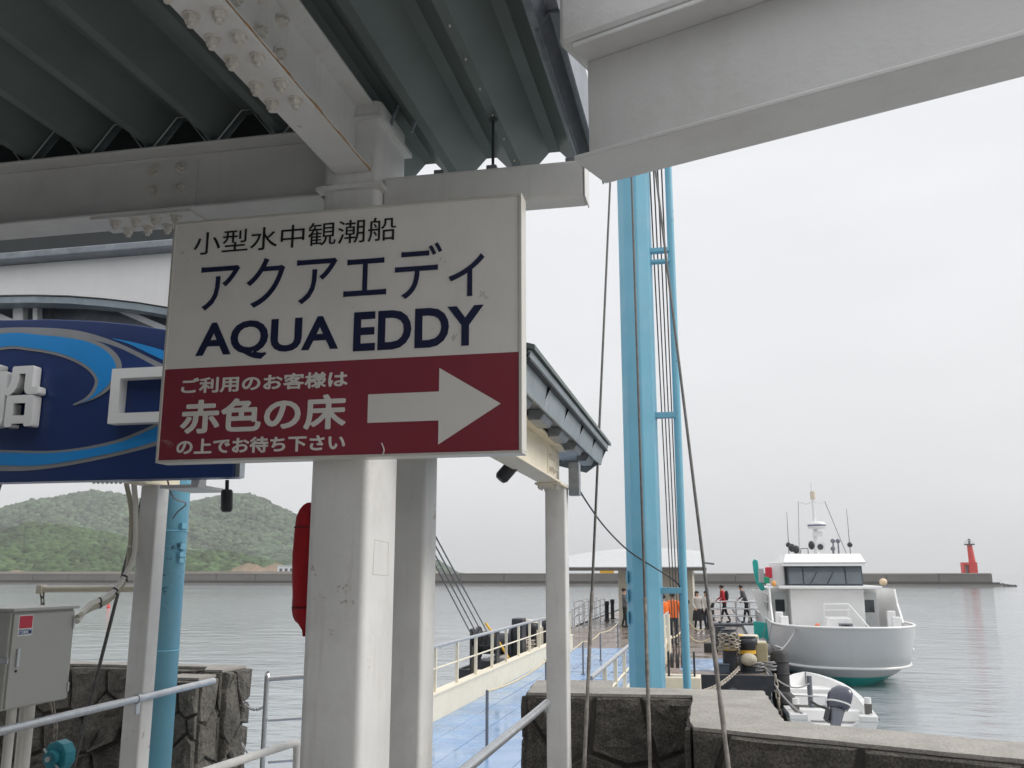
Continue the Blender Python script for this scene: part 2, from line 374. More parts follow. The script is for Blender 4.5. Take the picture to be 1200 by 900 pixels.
def nut_mesh(r=.018, h=.02, wr=.025):
    mb = MB(); mb.cyl((0, 0, 0), (0, 0, .005), wr, n=14); mb.cyl((0, 0, .005), (0, 0, .005 + h), r, n=6)
    mb.f = mb.f; mb.sm = [False] * len(mb.sm)
    mb.cyl((0, 0, .005 + h), (0, 0, .017 + h), r * .55, n=8)
    return mb.mesh('bolt', bolt_mat)
NUT = nut_mesh()
def text_mb(body, off=0.0, ext=.0008):
    c = bpy.data.curves.new('lettering', 'FONT'); c.body = body; c.offset = off; c.extrude = ext; c.resolution_u = 4; c.dimensions = '2D'; c.fill_mode = 'BOTH'
    o = bpy.data.objects.new('lettering', c); col.objects.link(o)
    dg = bpy.context.evaluated_depsgraph_get(); dg.update()
    me = bpy.data.meshes.new_from_object(o.evaluated_get(dg))
    V = [tuple(v.co) for v in me.vertices]; Fc = [tuple(p.vertices) for p in me.polygons]
    bpy.data.objects.remove(o); bpy.data.curves.remove(c); bpy.data.meshes.remove(me)
    return V, Fc
def text_on_y(name, body, x0, x1, z0, z1, Y, m, parent, bold=0.0, depth=.0015, off=0.0):
    """lettering fitted to a box on a plane Y = const; bold strokes are built from shifted copies"""
    V, Fc = text_mb(body, off)
    xs = [v[0] for v in V]; ys = [v[1] for v in V]
    ax, az = max(xs) - min(xs), max(ys) - min(ys)
    sx = (x1 - x0 - 2 * bold) / ax; sz = (z1 - z0 - 2 * bold) / az
    mb = MB(); k = 0
    offs = [(0, 0)] if not bold else [(bold * math.cos(2 * math.pi * q / 12), bold * math.sin(2 * math.pi * q / 12)) for q in range(12)]
    for dx, dz in offs:
        mb.add([(x0 + bold + dx + (v[0] - min(xs)) * sx, Y - (depth + k * .00012 if v[2] > 0 else 0), z0 + bold + dz + (v[1] - min(ys)) * sz) for v in V], Fc); k += 1
    return mb.build(name, m, parent, fix=False)
def clip_poly(poly, p, n):
    out = []
    for i in range(len(poly)):
        a, b = poly[i], poly[(i + 1) % len(poly)]
        da = (a[0] - p[0]) * n[0] + (a[1] - p[1]) * n[1]; db = (b[0] - p[0]) * n[0] + (b[1] - p[1]) * n[1]
        if da <= 0: out.append(a)
        if da * db < 0:
            t = da / (da - db); out.append((a[0] + (b[0] - a[0]) * t, a[1] + (b[1] - a[1]) * t))
    return out
def stones(parent, o, u, v, nrm, W, H, cell, m, gap=.008, depth=.05, jit=.32, seed=1):
    """irregular stones on a wall face: each its own mesh with bevelled, uneven front"""
    rs = random.Random(seed); o, u, v, nrm = map(Vector, (o, u, v, nrm)); u.normalize(); v.normalize(); nrm.normalize()
    nx, ny = max(1, round(W / cell)), max(1, round(H / (cell * .8)))
    S = [((i + .5 + rs.uniform(-jit, jit) + (.25 if j % 2 else -.25)) * W / nx, (j + .5 + rs.uniform(-jit, jit)) * H / ny) for i in range(-1, nx + 1) for j in range(ny)]
    for k, s_ in enumerate(S):
        poly = [(0, 0), (W, 0), (W, H), (0, H)]
        for q in S:
            if q is s_: continue
            n = (q[0] - s_[0], q[1] - s_[1]); l = math.hypot(*n)
            if l > 3 * cell or l < 1e-6: continue
            n = (n[0] / l, n[1] / l)
            poly = clip_poly(poly, ((q[0] + s_[0]) / 2 - n[0] * gap, (q[1] + s_[1]) / 2 - n[1] * gap), n)
            if len(poly) < 3: break
        if len(poly) < 3: continue
        area = abs(sum(a[0] * b[1] - b[0] * a[1] for a, b in zip(poly, poly[1:] + poly[:1]))) / 2
        if area < .004: continue
        cx = sum(p[0] for p in poly) / len(poly); cy = sum(p[1] for p in poly) / len(poly)
        # subdivide the outline so that it can be uneven
        out = []
        for a, b in zip(poly, poly[1:] + poly[:1]):
            l = math.hypot(b[0] - a[0], b[1] - a[1]); c = max(1, int(l / (cell * .3)))
            for t in range(c):
                out.append((a[0] + (b[0] - a[0]) * t / c, a[1] + (b[1] - a[1]) * t / c))
        d = depth * rs.uniform(.6, 1.25); rings = []
        J = [rs.uniform(.0, .10) for _ in out]
        for sc_, dz in ((1.0, -.005), (.99, d * .6), (.955, d * .95), (.75, d), (.42, d)):
            ring = []
            for (x, y), j in zip(out, J):
                k_ = sc_ - (j * .4 if sc_ < 1 else j * .25)
                ring.append(o + u * (cx + (x - cx) * k_) + v * (cy + (y - cy) * k_) + nrm * (dz + (rs.uniform(-.28, .28) * d if sc_ < .97 else 0)))
            rings.append(ring)
        mb = MB(); mb.loft(rings, False, closed=True)
        c0 = o + u * cx + v * cy + nrm * d * rs.uniform(.85, 1.2); n = len(out)
        mb.add(rings[-1] + [c0], [(i, (i + 1) % n, n) for i in range(n)], False)
        mb.build('stone', m, parent)
# ================================================================ the setting
WATER = 0.0; FLOOR = 1.9; WTOP = 2.75
mb = MB(); mb.add([(-2980, -280, 0), (2980, -280, 0), (2980, 4480, 0), (-2980, 4480, 0)], [(0, 1, 2, 3)])
tag(mb.build('sea', sea_mat), kind='structure')
quay_poly = [(-9, -12), (9, -12), (9, 1.2), (6.0, 2.3), (.05, 4.9), (-.13, 5.0), (-.13, 6.1), (-1.15, 6.1), (-1.2, 6.75), (-3.7, 6.75), (-3.8, 7.0), (-9, 7.0)]
mb = MB(); mb.prism([(x, y, -.8) for x, y in quay_poly], (0, 0, FLOOR + .8))
tag(mb.build('quay_floor', floor_mat), kind='structure')

# unseen wall added behind the viewer to shade the underside of the canopy
mb = MB(); mb.box(-11, .9, -7.3, -7.0, FLOOR, 5.28); mb.box(-11.3, -11, -7.3, -2.0, FLOOR, 5.28)
tag(mb.build('shade_wall', M('shade_wall_paint', (.24, .23, .22), .7, var=.08)), kind='structure')

# far hills and the wood on them
def heightfield(name, prof, Yc, wf, wb, m, seed, amp, nx=150, ny=46):
    X = np.array([p[0] for p in prof]); Z = np.array([p[1] for p in prof])
    xs = np.linspace(X.min(), X.max(), nx); ys = np.linspace(Yc - wf * 1.0, Yc + wb, ny)
    r = np.random.default_rng(seed)
    ph = r.uniform(0, 6.28, (14, 2)); kk = r.uniform(.006, .05, (14, 2)); 
    def zf(x, y):
        base = np.interp(x, X, Z)
        t = np.where(y < Yc, (Yc - y) / wf, (y - Yc) / wb)
        s = np.clip(1 - t, 0, 1); s = s * s * (3 - 2 * s) * .35 + s * .65
        n = sum(np.sin(x * kk[i, 0] + ph[i, 0]) * np.sin(y * kk[i, 1] * 1.3 + ph[i, 1]) / (1 + kk[i, 0] * 60) for i in range(14))
        return base * s + n * amp * s * np.clip(t * 3, .12, 1) * np.clip(base / 40, 0, 1) + .4
    gx, gy = np.meshgrid(xs, ys); gz = zf(gx, gy)
    V = np.stack([gx, gy, gz], -1).reshape(-1, 3)
    Fc = [(j * nx + i, j * nx + i + 1, (j + 1) * nx + i + 1, (j + 1) * nx + i) for j in range(ny - 1) for i in range(nx - 1)]
    b = MB(); b.add([tuple(v) for v in V], Fc, True)
    tag(b.build(name, m, fix=False), kind='structure')
    return zf, (xs[0], xs[-1]), (Yc - wf, Yc + wb * .3)
def prof_px(pts, Y, dz=0): return [(at(u, v, Y).x, max(at(u, v, Y).z - dz, 0)) for u, v in pts]
T = (1 + 5 ** .5) / 2
ICO = np.array([(-1, T, 0), (1, T, 0), (-1, -T, 0), (1, -T, 0), (0, -1, T), (0, 1, T), (0, -1, -T), (0, 1, -T), (T, 0, -1), (T, 0, 1), (-T, 0, -1), (-T, 0, 1)]) / math.hypot(1, T)
ICF = np.array([(0, 11, 5), (0, 5, 1), (0, 1, 7), (0, 7, 10), (0, 10, 11), (1, 5, 9), (5, 11, 4), (11, 10, 2), (10, 7, 6), (7, 1, 8), (3, 9, 4), (3, 4, 2), (3, 2, 6), (3, 6, 8), (3, 8, 9), (4, 9, 5), (2, 4, 11), (6, 2, 10), (8, 6, 7), (9, 8, 1)])
def forest(name, label, zf, xr, yr, n, size, m, seed, holes=()):
    r = np.random.default_rng(seed)
    x = r.uniform(*xr, n); y = r.uniform(*yr, n); z = zf(x, y)
    k = z > 2.5
    for (hx, hy, hr) in holes: k &= ((x - hx) ** 2 + (y - hy) ** 2) > hr * hr
    x, y, z = x[k], y[k], z[k]; n = len(x)
    s = size * (.45 + .95 * r.random(n) ** 1.8)
    V = ICO[None] * r.uniform(.6, 1.35, (n, 12, 1)) * s[:, None, None] * np.array([1, 1, .8])
    V += np.stack([x, y, z + s * .35], -1)[:, None]
    Fc = (ICF[None] + (np.arange(n) * 12)[:, None, None]).reshape(-1, 3)
    me = bpy.data.meshes.new(name)
    me.vertices.add(n * 12); me.vertices.foreach_set('co', V.reshape(-1).astype(np.float32))
    nf = len(Fc); me.loops.add(nf * 3); me.loops.foreach_set('vertex_index', Fc.reshape(-1).astype(np.int32))
    me.polygons.add(nf); me.polygons.foreach_set('loop_start', np.arange(0, nf * 3, 3, dtype=np.int32))
    me.polygons.foreach_set('use_smooth', np.ones(nf, dtype=bool))
    me.materials.append(m); me.update(calc_edges=True); me.validate()
    o = bpy.data.objects.new(name, me); col.objects.link(o)
    tag(o, label, 'wood', kind='stuff')
far = [(-500, 640), (-330, 600), (-170, 618), (-60, 606), (0, 601), (25, 596), (60, 584), (110, 574), (140, 577), (170, 584), (205, 589), (240, 584), (268, 579), (290, 577), (312, 584), (335, 596), (360, 608), (400, 622), (450, 638), (505, 651), (515, 659), (524, 670), (530, 676)]
zf, xr, yr = heightfield('far_hill', prof_px(far, 1050, 6), 1050, 330, 200, hill_far, 3, 9)
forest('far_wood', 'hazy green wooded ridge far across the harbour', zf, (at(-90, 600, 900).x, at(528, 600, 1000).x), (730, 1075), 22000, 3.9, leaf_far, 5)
near = [(-500, 610), (-250, 606), (-90, 610), (0, 611), (35, 612), (80, 616), (120, 624), (160, 636), (200, 641), (225, 646), (262, 645), (290, 652), (312, 660), (328, 670), (336, 675)]
zf2, xr2, yr2 = heightfield('near_hill', prof_px(near, 560, 4), 560, 150, 120, hill_near, 9, 6)
cl = [at(285, 668, 460), at(310, 668, 455), at(262, 668, 470)]
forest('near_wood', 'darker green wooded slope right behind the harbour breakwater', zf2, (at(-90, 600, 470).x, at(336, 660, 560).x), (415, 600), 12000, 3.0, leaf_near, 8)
# bare cliffs at the foot of the slope
mb = MB()
for (u0, u1, h, Y) in ((262, 300, 5.5, 408), (298, 326, 5.5, 404), (228, 262, 1.6, 410), (-5, 14, 2.5, 410)):
    a, b = at(u0, 672, Y).x, at(u1, 672, Y).x; n = 12; rr = random.Random(u0); rings = []
    for j in range(4):
        rings.append([(a + (b - a) * i / n, Y + j * 3 + rr.uniform(-1, 1), 1.0 if j == 0 else 3.2 + h * j / 3 * (.55 + .45 * math.sin(math.pi * i / n)) + rr.uniform(-.3, .3)) for i in range(n + 1)])
    mb.loft(rings, False)
tag(mb.build('bare_cliff', soil), kind='structure')
# small white house on the shore
e = at(336, 668, 400)
h = empty('harbour_house', (e.x, 400, 3.4), 'small white flat-roofed house on the shore left of the grey column', 'house')
MB().box(e.x - 4.6, e.x + 4.6, 400, 406, 3.4, 7.0).build('wall', boat_white, h)
MB().box(e.x - 5, e.x + 5, 399.6, 406.4, 7.0, 7.5).build('roof', shelter_roof, h)
for k in range(3): MB().box(e.x - 3.6 + k * 2.6, e.x - 2.2 + k * 2.6, 399.9, 400.1, 4.8, 6.1).build('window', glass_dark, h)

# breakwater across the harbour mouth
BY = 300
bw = empty('breakwater', (-100, BY, 0), 'long grey concrete breakwater across the harbour mouth', 'breakwater')
x1 = at(1163, 672, BY).x
nseg = 34; L_ = (x1 + 420) / nseg
for k in range(nseg):
    xa = -420 + k * L_
    rr = random.Random(k); dz = rr.uniform(-.05, .05)
    MB().box(xa + .12, xa + L_ - .12, BY + .4, BY + 5, 1.35, 3.62 + dz).build('wall_block', breakwater_mat, bw)
MB().box(-420, x1, BY + .7, BY + 4.5, .5, 3.4).build('core', breakwater_low, bw)
MB().box(-420, x1 + 1.2, BY - 2.2, BY + .6, -1, 1.2).build('foot_ledge', breakwater_low, bw)
MB().box(-420, x1 + 1.5, BY - 4.2, BY - 2.3, -1, .55).build('lower_ledge', breakwater_mat, bw)
MB().box(-420, x1 - .3, BY + .1, BY + 5.2, 3.66, 3.86).build('coping', breakwater_cap, bw)
rr = random.Random(4)
for k in range(16):
    cx = x1 + rr.uniform(0, 6.5); s = rr.uniform(.5, 1.2) * (1 - (cx - x1) / 10)
    b = MB(); b.ball((cx, BY + rr.uniform(-2, 2), .1), s * 1.3, s, s * 1.1, 6, 4); b.sm = [False] * len(b.sm); b.build('rock', breakwater_low, bw)
# the higher land-side sea wall behind it on the left
mb = MB(); mb.box(-420, at(510, 672, 330).x, 330, 334, 1, 4.6)
tag(mb.build('shore_wall', M('shore_wall_concrete', (.36, .31, .25), .9, var=.15, vscale=.05)), 'pale tan shore wall below the wooded slope', 'sea wall')

# red lighthouse on the breakwater head
lc = at(1138, 672, BY + 2).x
lh = empty('lighthouse', (lc, BY + 2.5, 3.9), 'small red lighthouse on the head of the breakwater', 'lighthouse')
zb = 3.87
b = MB(); b.box(lc - 2.3, lc - 1.7, BY + 1.2, BY + 3.8, zb, zb + 3.1); b.box(lc - .55, lc + 1.75, BY + 1.2, BY + 3.8, zb, zb + 3.1); b.box(lc - 1.7, lc - .55, BY + 1.2, BY + 3.8, zb + 2.4, zb + 3.1)
b.build('base_house', light_red, lh)
MB().box(lc - 1.7, lc - .55, BY + 2.9, BY + 3.1, zb, zb + 2.4).build('doorway', M('doorway_light', (.5, .5, .5), .8), lh)
b = MB(); b.tube([(lc + .75, BY + 2.5, zb + 3.0), (lc + .45, BY + 2.5, zb + 8.2)], [1.0, .72], 12); b.build('tower', light_red, lh)
b = MB(); b.cyl((lc + .45, BY + 2.5, zb + 8.2), (lc + .45, BY + 2.5, zb + 8.55), 1.45, n=14); b.build('gallery', dark_steel, lh)
b = MB()
for k in range(10):
    a = 2 * math.pi * k / 10; x, y = lc + .45 + 1.35 * math.cos(a), BY + 2.5 + 1.35 * math.sin(a)
    b.cyl((x, y, zb + 8.5), (x, y, zb + 9.5), .06, n=5)
b.tube([(lc + .45 + 1.35 * math.cos(2 * math.pi * k / 14), BY + 2.5 + 1.35 * math.sin(2 * math.pi * k / 14), zb + 9.5) for k in range(14)], .06, 5, closed=True)
b.build('railing', boat_white, lh)
b = MB(); b.cyl((lc + .45, BY + 2.5, zb + 8.5), (lc + .45, BY + 2.5, zb + 9.6), .35, n=10); b.ball((lc + .45, BY + 2.5, zb + 9.7), .4); b.build('lantern', dark_steel, lh)

# sea walls with stone facing -------------------------------------------------
def wall(name, poly, label, top=WTOP, z0=-.5, cap=.018, capmat=concrete_top, core=joint_mat, step=.0, loc=None):
    cx = sum(p[0] for p in poly) / len(poly); cy = sum(p[1] for p in poly) / len(poly)
    o = empty(name, (cx, cy, FLOOR), label, 'sea wall')
    rj = random.Random(int(abs(cx) * 1000)); pj = []
    for (xa, ya), (xb, yb) in zip(poly, poly[1:] + poly[:1]):
        n_ = max(1, int(math.hypot(xb - xa, yb - ya) / .07))
        pj += [(xa + (xb - xa) * t / n_ + rj.uniform(-.006, .006), ya + (yb - ya) * t / n_ + rj.uniform(-.006, .006)) for t in range(n_)]
    b = MB(); b.prism([(x, y, z0) for x, y in poly], (0, 0, top - cap - z0)); b.build('core', core, o)
    b = MB(); b.prism([(x, y, top - cap) for x, y in pj], (0, 0, cap)); b.build('coping', capmat, o)
    return o
rw_dir = Vector((1.344, -.56, 0)).normalized(); rw_n = Vector((-rw_dir.y, rw_dir.x, 0)) * -1
p_f0 = Vector((-.125, 4.96, 0)); p_f1 = p_f0 + rw_dir * 6.5
p_b0 = Vector((.337, 5.25, 0)); p_b1 = p_b0 + rw_dir * 6.5
rp = [(-1.21, 6.14), (-.15, 6.22), (-.15, 5.2), (p_f0.x, p_f0.y), (p_f1.x, p_f1.y), (p_b1.x, p_b1.y), (p_b0.x, p_b0.y), (.295, 6.55), (-.70, 6.55), (-.74, 6.95), (-1.28, 6.86)]
rw = wall('sea_wall', rp, 'dark rough-faced sea wall with pale concrete top right of the walkway')
stones(rw, (-1.21, 6.14, 1.9), (1.06, .08, 0), (0, 0, 1), (.075, -1, 0), 1.06, .83, .42, stone_mat, gap=.009, depth=.04, seed=12)
stones(rw, (-1.28, 6.86, 1.9), (.07, -.72, 0), (0, 0, 1), (-1, -.1, 0), .72, .83, .4, stone_mat, depth=.03, seed=3)
stones(rw, (p_f0.x, p_f0.y, 1.9), rw_dir, (0, 0, 1), rw_n, 6.4, .83, .62, stone_mat, gap=.01, depth=.035, seed=5)
stones(rw, (-.15, 6.2, 1.9), (0, -1, 0), (0, 0, 1), (-1, 0, 0), 1.2, .83, .4, stone_mat, depth=.022, seed=8)
lp = [(-9, 7.3), (-4.15, 7.3), (-4.05, 7.08), (-3.89, 7.08), (-3.89, 7.46), (-9, 7.66)]
lw = wall('sea_wall', lp, 'long brown stone-faced sea wall behind the grey cabinet on the left', top=2.745, core=joint_left)
stones(lw, (-9, 7.3, 1.7), (1, 0, 0), (0, 0, 1), (0, -1, 0), 4.85, 1.025, .40, stone_left, depth=.06, seed=21)
stones(lw, (-4.05, 7.08, 1.7), (1, 0, 0), (0, 0, 1), (0, -1, 0), .16, 1.025, .5, stone_left, depth=.02, seed=23)
stones(lw, (-3.89, 7.08, 1.7), (0, 1, 0), (0, 0, 1), (1, 0, 0), .38, 1.025, .34, stone_left, depth=.045, seed=24)
bp_ = [(-4.2, 6.72), (-3.88, 6.72), (-3.895, 6.99), (-4.2, 6.99)]
lb = wall('sea_wall_buttress', bp_, 'short stone-faced wall block beside the blue pole, in front of the long wall', top=2.72, core=joint_left)
stones(lb, (-4.2, 6.72, 1.7), (1, 0, 0), (0, 0, 1), (0, -1, 0), .32, 1.0, .34, stone_left, depth=.05, seed=33)
stones(lb, (-3.88, 6.72, 1.7), (0, 1, 0), (0, 0, 1), (1, 0, 0), .27, 1.0, .42, stone_left, depth=.03, seed=35)
# ================================================================ main canopy overhead
CY0, CY1 = 3.2, 3.53
CX0, CX1 = -1.452, -1.22
cp = empty('steel_canopy', (-1.335, 3.3, FLOOR), 'white steel canopy overhead with dark ribbed roof and square column', 'canopy')
c1 = rect_tube(MB(), CX0, CX1, CY0, CY1, FLOOR, 5.36, .028).build('column', white_steel, cp)
for zz in (4.985, 5.27):
    MB().box(CX0 - .02, CX1 + .02, CY0 - .02, CY1 + .02, zz, zz + .018).build('diaphragm_plate', white_steel, c1)
# beam running overhead toward the viewer
ba = hbeam(MB(), (-1.325, -6, 5.055), (-1.325, CY0 - .001, 5.055), .30, .152, .009, .013).build('beam', white_steel, cp, bevel=.004)
rr = random.Random(2); rings = []
for k in range(61):
    y = 3.19 - k * .033; w = .0015 + .007 * max(0, math.sin(k * .9) * .5 + rr.uniform(-.1, .6)); rings.append([(-1.2497, y, 5.0535), (-1.2480, y, 5.0535), (-1.2480, y, 5.0555 + w), (-1.2497, y, 5.0555 + w)])
b = MB(); b.loft(rings, False, closed=True, cap0=True, cap1=True)
b.build('rust_edge', rust, ba)
sp = MB().box(-1.40, -1.25, 1.2, 2.66, 5.041, 5.053).build('splice_plate', white_steel, ba)
for k, y in enumerate((2.585, 2.475, 2.32, 2.205, 2.09, 1.975, 1.82, 1.7)):
    for x in (-1.368, -1.282):
        inst('bolt', NUT, sp, (x, y, 5.041), (math.pi, 0, rr.uniform(0, 1)))
sp2 = MB().box(-1.3195, -1.311, 1.35, 2.56, 5.11, 5.31).build('splice_plate', white_steel, ba)
for y in (2.49, 2.36, 2.2, 2.08, 1.95):
    for z in (5.15, 5.27): inst('bolt', NUT, sp2, (-1.311, y, z), (0, math.pi / 2, 0))
# beam along the front edge, left of the column
bb_ = hbeam(MB(), (-7, 3.315, 4.985), (CX0 - .001, 3.315, 4.985), .295, .17, .009, .013).build('beam', white_beam, cp, bevel=.004)
px0, px1 = at(118, 200, 3.3).x, at(231, 200, 3.3).x
sp = MB().box(px0, px1, 3.301, 3.3095, 5.03, 5.235).build('splice_plate', white_beam, bb_)
for x in (-2.278, -2.152):
    for z in (5.108, 5.203): inst('bolt', NUT, sp, (x, 3.301, z), (math.pi / 2, 0, rr.uniform(0, 1)))
sp = MB().box(px0 + .02, px1 + .02, 3.235, 3.395, 4.972, 4.984).build('splice_plate', white_beam, bb_)
for k in range(4):
    for y in (3.268, 3.36): inst('bolt', NUT, sp, (px0 + .1 + k * .095 + .02, y, 4.972), (math.pi, 0, rr.uniform(0, 1)))
# box beam to the right of the column
bx = MB().box(CX1 + .001, -.415, 3.255, 3.37, 4.905, 5.052).build('beam', white_beam, cp, bevel=.01)
MB().box(-.415, -.409, 3.25, 3.375, 4.90, 5.057).build('end_plate', white_beam, bx, bevel=.003)
for x in (-1.0, -.785, -.47):
    MB().box(x - .02, x + .02, 3.29, 3.35, 5.0525, 5.08).build('bracket', flash_metal, bx)
b = MB(); b.cyl((-.785, 3.32, 5.06), (-.785, 3.32, 5.303), .006, n=8); b.cyl((-.785, 3.32, 5.285), (-.785, 3.32, 5.29), .02, n=12); b.build('hanger_rod', dark_steel, bx)
# gusset beside the column head
b = MB(); b.tube(smooth_path([(CX1 + .01, 3.3, 5.30), (CX1 + .05, 3.3, 5.40), (CX1 + .12, 3.3, 5.44), (CX1 + .14, 3.3, 5.40), (CX1 + .10, 3.3, 5.26)], 4), .008, 5); b.build('bracket', flash_metal, cp)
# folded roof sheets: one object per rib
PIT = .30; ZV, ZC = 5.305, 5.42
prof = [(0, ZV), (.04, ZV), (.145, ZC), (.195, ZC), (.30, ZV)]
mb = MB()
y0r, y1r = -12, 3.93
P = [(x, z) for x, z in prof]; P2 = [(x, z + .004) for x, z in prof][::-1]
ring = P + P2
mb.loft([[(x, y, z) for x, z in ring] for y in (y0r, y1r)], False, closed=True)
mb.f.append(tuple(range(len(ring)))); mb.sm.append(False); mb.f.append(tuple(range(len(ring), 2 * len(ring)))[::-1]); mb.sm.append(False)
_me = mb.mesh('roof_sheet', roof_metal)
npan = 34; xr0 = -.505
for k in range(npan):
    o = inst('roof_sheet', _me, cp, (xr0 - PIT * (k + 1), 0, 0))
    # bent strap over the front beam under each rib
    xx = xr0 - PIT * (k + 1)
    if xx < CX0:
        b = MB(); b.tube([(xx + .045, 3.25, 5.285), (xx + .148, 3.25, 5.412), (xx + .192, 3.25, 5.412), (xx + .295, 3.25, 5.285)], .004, 5); b.build('strap', galv, o)
        b = MB(); b.prism([(xx + .042, 3.30, 5.2815), (xx + .298, 3.30, 5.2815), (xx + .193, 3.30, 5.417), (xx + .147, 3.30, 5.417)], (0, .01, 0)); b.build('closure_plate', dark_steel, o)
# lap-joint screws on the brighter rib
for k in range(14): inst('bolt', NUT, cp, (xr0 - PIT + .02, 1.0 + k * .21, ZV - .001), (math.pi, 0, 0)).scale = (.2, .2, .2)
# edge flashing on the right
b = MB(); b.prism([(-.52, y0r, 5.30), (-.49, y0r, 5.295), (-.465, y0r, 5.36), (-.425, y0r, 5.36), (-.42, y0r, 5.52), (-.52, y0r, 5.53)], (0, 3.94 - y0r, 0))
b.build('edge_flashing', flash_metal, cp)
b = MB(); b.prism([(-.50, 2.75, 5.285), (-.455, 2.75, 5.348), (-.42, 2.75, 5.348), (-.417, 2.75, 5.25), (-.41, 2.75, 5.25), (-.41, 2.75, 5.358), (-.46, 2.75, 5.358), (-.508, 2.75, 5.292)], (0, 1.20, 0))
b.build('edge_flashing', flash_metal, cp)

# ================================================================ second canopy: big girder crossing the top right
bd = Vector((1.0833, -.4217, 0)).normalized(); bn = Vector((bd.y, -bd.x, 0))      # bn points toward the viewer
near0 = atZ(674, 187.5, 4.75); far0 = atZ(708, 216, 4.75)
cen = (near0 + far0) / 2; fwid = (near0 - far0).length
gc = empty('girder_canopy', (cen.x, cen.y, FLOOR), 'heavy grey steel girder of the neighbouring canopy crossing the sky', 'canopy')
p1 = cen + bd * 7
g = hbeam(MB(), cen, p1, .40, fwid, .012, .016).build('girder', white_beam, gc, bevel=.004)
b = MB(); b.obox(cen + bd * 3.45 + Vector((0, 0, .60)), bd * 3.5, bn * (fwid / 2 + .004), Vector((0, 0, .198))); b.build('upper_beam', white_beam, gc, bevel=.02)
b = MB(); b.obox(cen + bd * 1.55 + bn * (fwid / 2 + .06) + Vector((0, 0, .375)), bd * .24, bn * .055, Vector((0, 0, .05))); b.build('bracket', white_beam, gc, bevel=.004)
for s in (1.9, 3.8):
    b = MB(); b.obox(cen + bd * s + bn * (fwid / 4 + .004) + Vector((0, 0, .2)), bd * .005, bn * (fwid / 4 - .006), Vector((0, 0, .18))); b.build('stiffener', white_beam, gc)
b = MB(); b.cyl((cen.x + bd.x * 5.2, cen.y + bd.y * 5.2, FLOOR), (cen.x + bd.x * 5.2, cen.y + bd.y * 5.2, 4.75), .13, n=20); b.build('column', white_steel, gc)

# ================================================================ hanging sign in front of the column
SY = 3.10
sx0, sx1 = at(196, 400, SY).x, at(612, 400, SY).x
st = at(612, 226.5, SY).z; sb = at(612, 531, SY).z
sx0 = (at(203, 265, SY).x + at(184, 545, SY).x) / 2
sign = empty('hanging_sign', ((sx0 + sx1) / 2, SY, sb), 'off-white and dark red Japanese boarding sign reading AQUA EDDY with arrow', 'sign')
band = at(612, 412, SY).z
MB().box(sx0 + .008, sx1 - .008, SY + .004, SY + .07, sb + .008, st - .008).build('box_body', sign_frame, sign)
MB().box(sx0 + .010, sx1 - .010, SY, SY + .006, band, st - .010).build('white_panel', sign_white, sign)
MB().box(sx0 + .010, sx1 - .010, SY - .001, SY + .006, sb + .010, band - .0005).build('red_panel', sign_red, sign)
for (a, b_, c, d) in ((sx0, sx1, st - .010, st), (sx0, sx1, sb, sb + .010), (sx0, sx0 + .010, sb + .0101, st - .0101), (sx1 - .012, sx1, sb + .0101, st - .0101)):
    MB().box(a, b_, SY - .006, SY + .075, c, d).build('frame_bar', sign_frame, sign, bevel=.002)
for x in (-1.42, -1.26): MB().box(x - .02, x + .02, SY + .0705, CY0 - .0005, sb + .2, st - .2).build('mounting_rail', galv, sign)
def zx(x, y): return 170 + x / 2.609, 220 + y / 2.609
def fit(a, b_):  # two zoom points -> X and Z extents on the sign face
    p, q = at(*zx(*a), SY), at(*zx(*b_), SY); return p, q
def line(name, body, lt, lb_, rt, rb, m, bold, parent=sign, off=0.0):
    a, b_, c, d = [at(*zx(*q), SY) for q in (lt, lb_, rt, rb)]
    return text_on_y(name, body, (a.x + b_.x) / 2, (c.x + d.x) / 2, (b_.z + d.z) / 2, (a.z + c.z) / 2, SY - .0012, m, parent, bold, off=off)
line('lettering', '小型水中観潮船', (150, 141), (150, 210), (768, 85), (768, 157), sign_black, .0000)
line('lettering', 'アクアエディ', (170, 224), (170, 390), (1038, 156), (1038, 322), sign_ink, .0008)
line('lettering', 'AQUA', (157, 415), (157, 535), (592, 390), (592, 510), sign_ink, 0, off=.026)
line('lettering', 'EDDY', (638, 384), (638, 503), (1035, 356), (1035, 478), sign_ink, 0, off=.026)
line('lettering', 'ご利用のお客様は', (112, 584), (112, 632), (620, 558), (620, 608), sign_letter, .0019)
line('lettering', '赤色の床', (110, 650), (110, 754), (615, 630), (615, 736), sign_letter, .0040)
line('lettering', 'の上でお待ち下さい', (97, 772), (97, 820), (612, 750), (612, 800), sign_letter, .0019)
ap = [at(*zx(*q), SY) for q in ((683, 635), (897, 624), (900, 553), (1088, 660), (897, 787), (897, 712), (683, 722))]
zc = ap[3].z; hh = (ap[2].z - ap[4].z) / 2; sh = (ap[0].z - ap[6].z) / 2; xh = (ap[2].x + ap[4].x) / 2
b = MB(); b.prism([(ap[0].x, SY - .003, zc + sh), (xh, SY - .003, zc + sh), (xh, SY - .003, zc + hh), (ap[3].x, SY - .003, zc), (xh, SY - .003, zc - hh), (xh, SY - .003, zc - sh), (ap[0].x, SY - .003, zc - sh)], (0, .0015, 0))
b.build('arrow', sign_letter, sign)
for x in (sx0 + .10, sx1 - .10, (sx0 + sx1) / 2):
    for z in (st - .005, sb + .005): inst('screw', NUT, sign, (x, SY - .006, z), (math.pi / 2, 0, 0)).scale = (.16, .16, .12)
b = MB(); q = at(449, 527, SY); b.tube(smooth_path([(q.x, SY - .003, sb + .01), (q.x + .004, SY - .003, sb + .025), (q.x - .006, SY - .003, sb + .05)], 4), .0025, 4); b.build('scratch', sign_letter, sign)

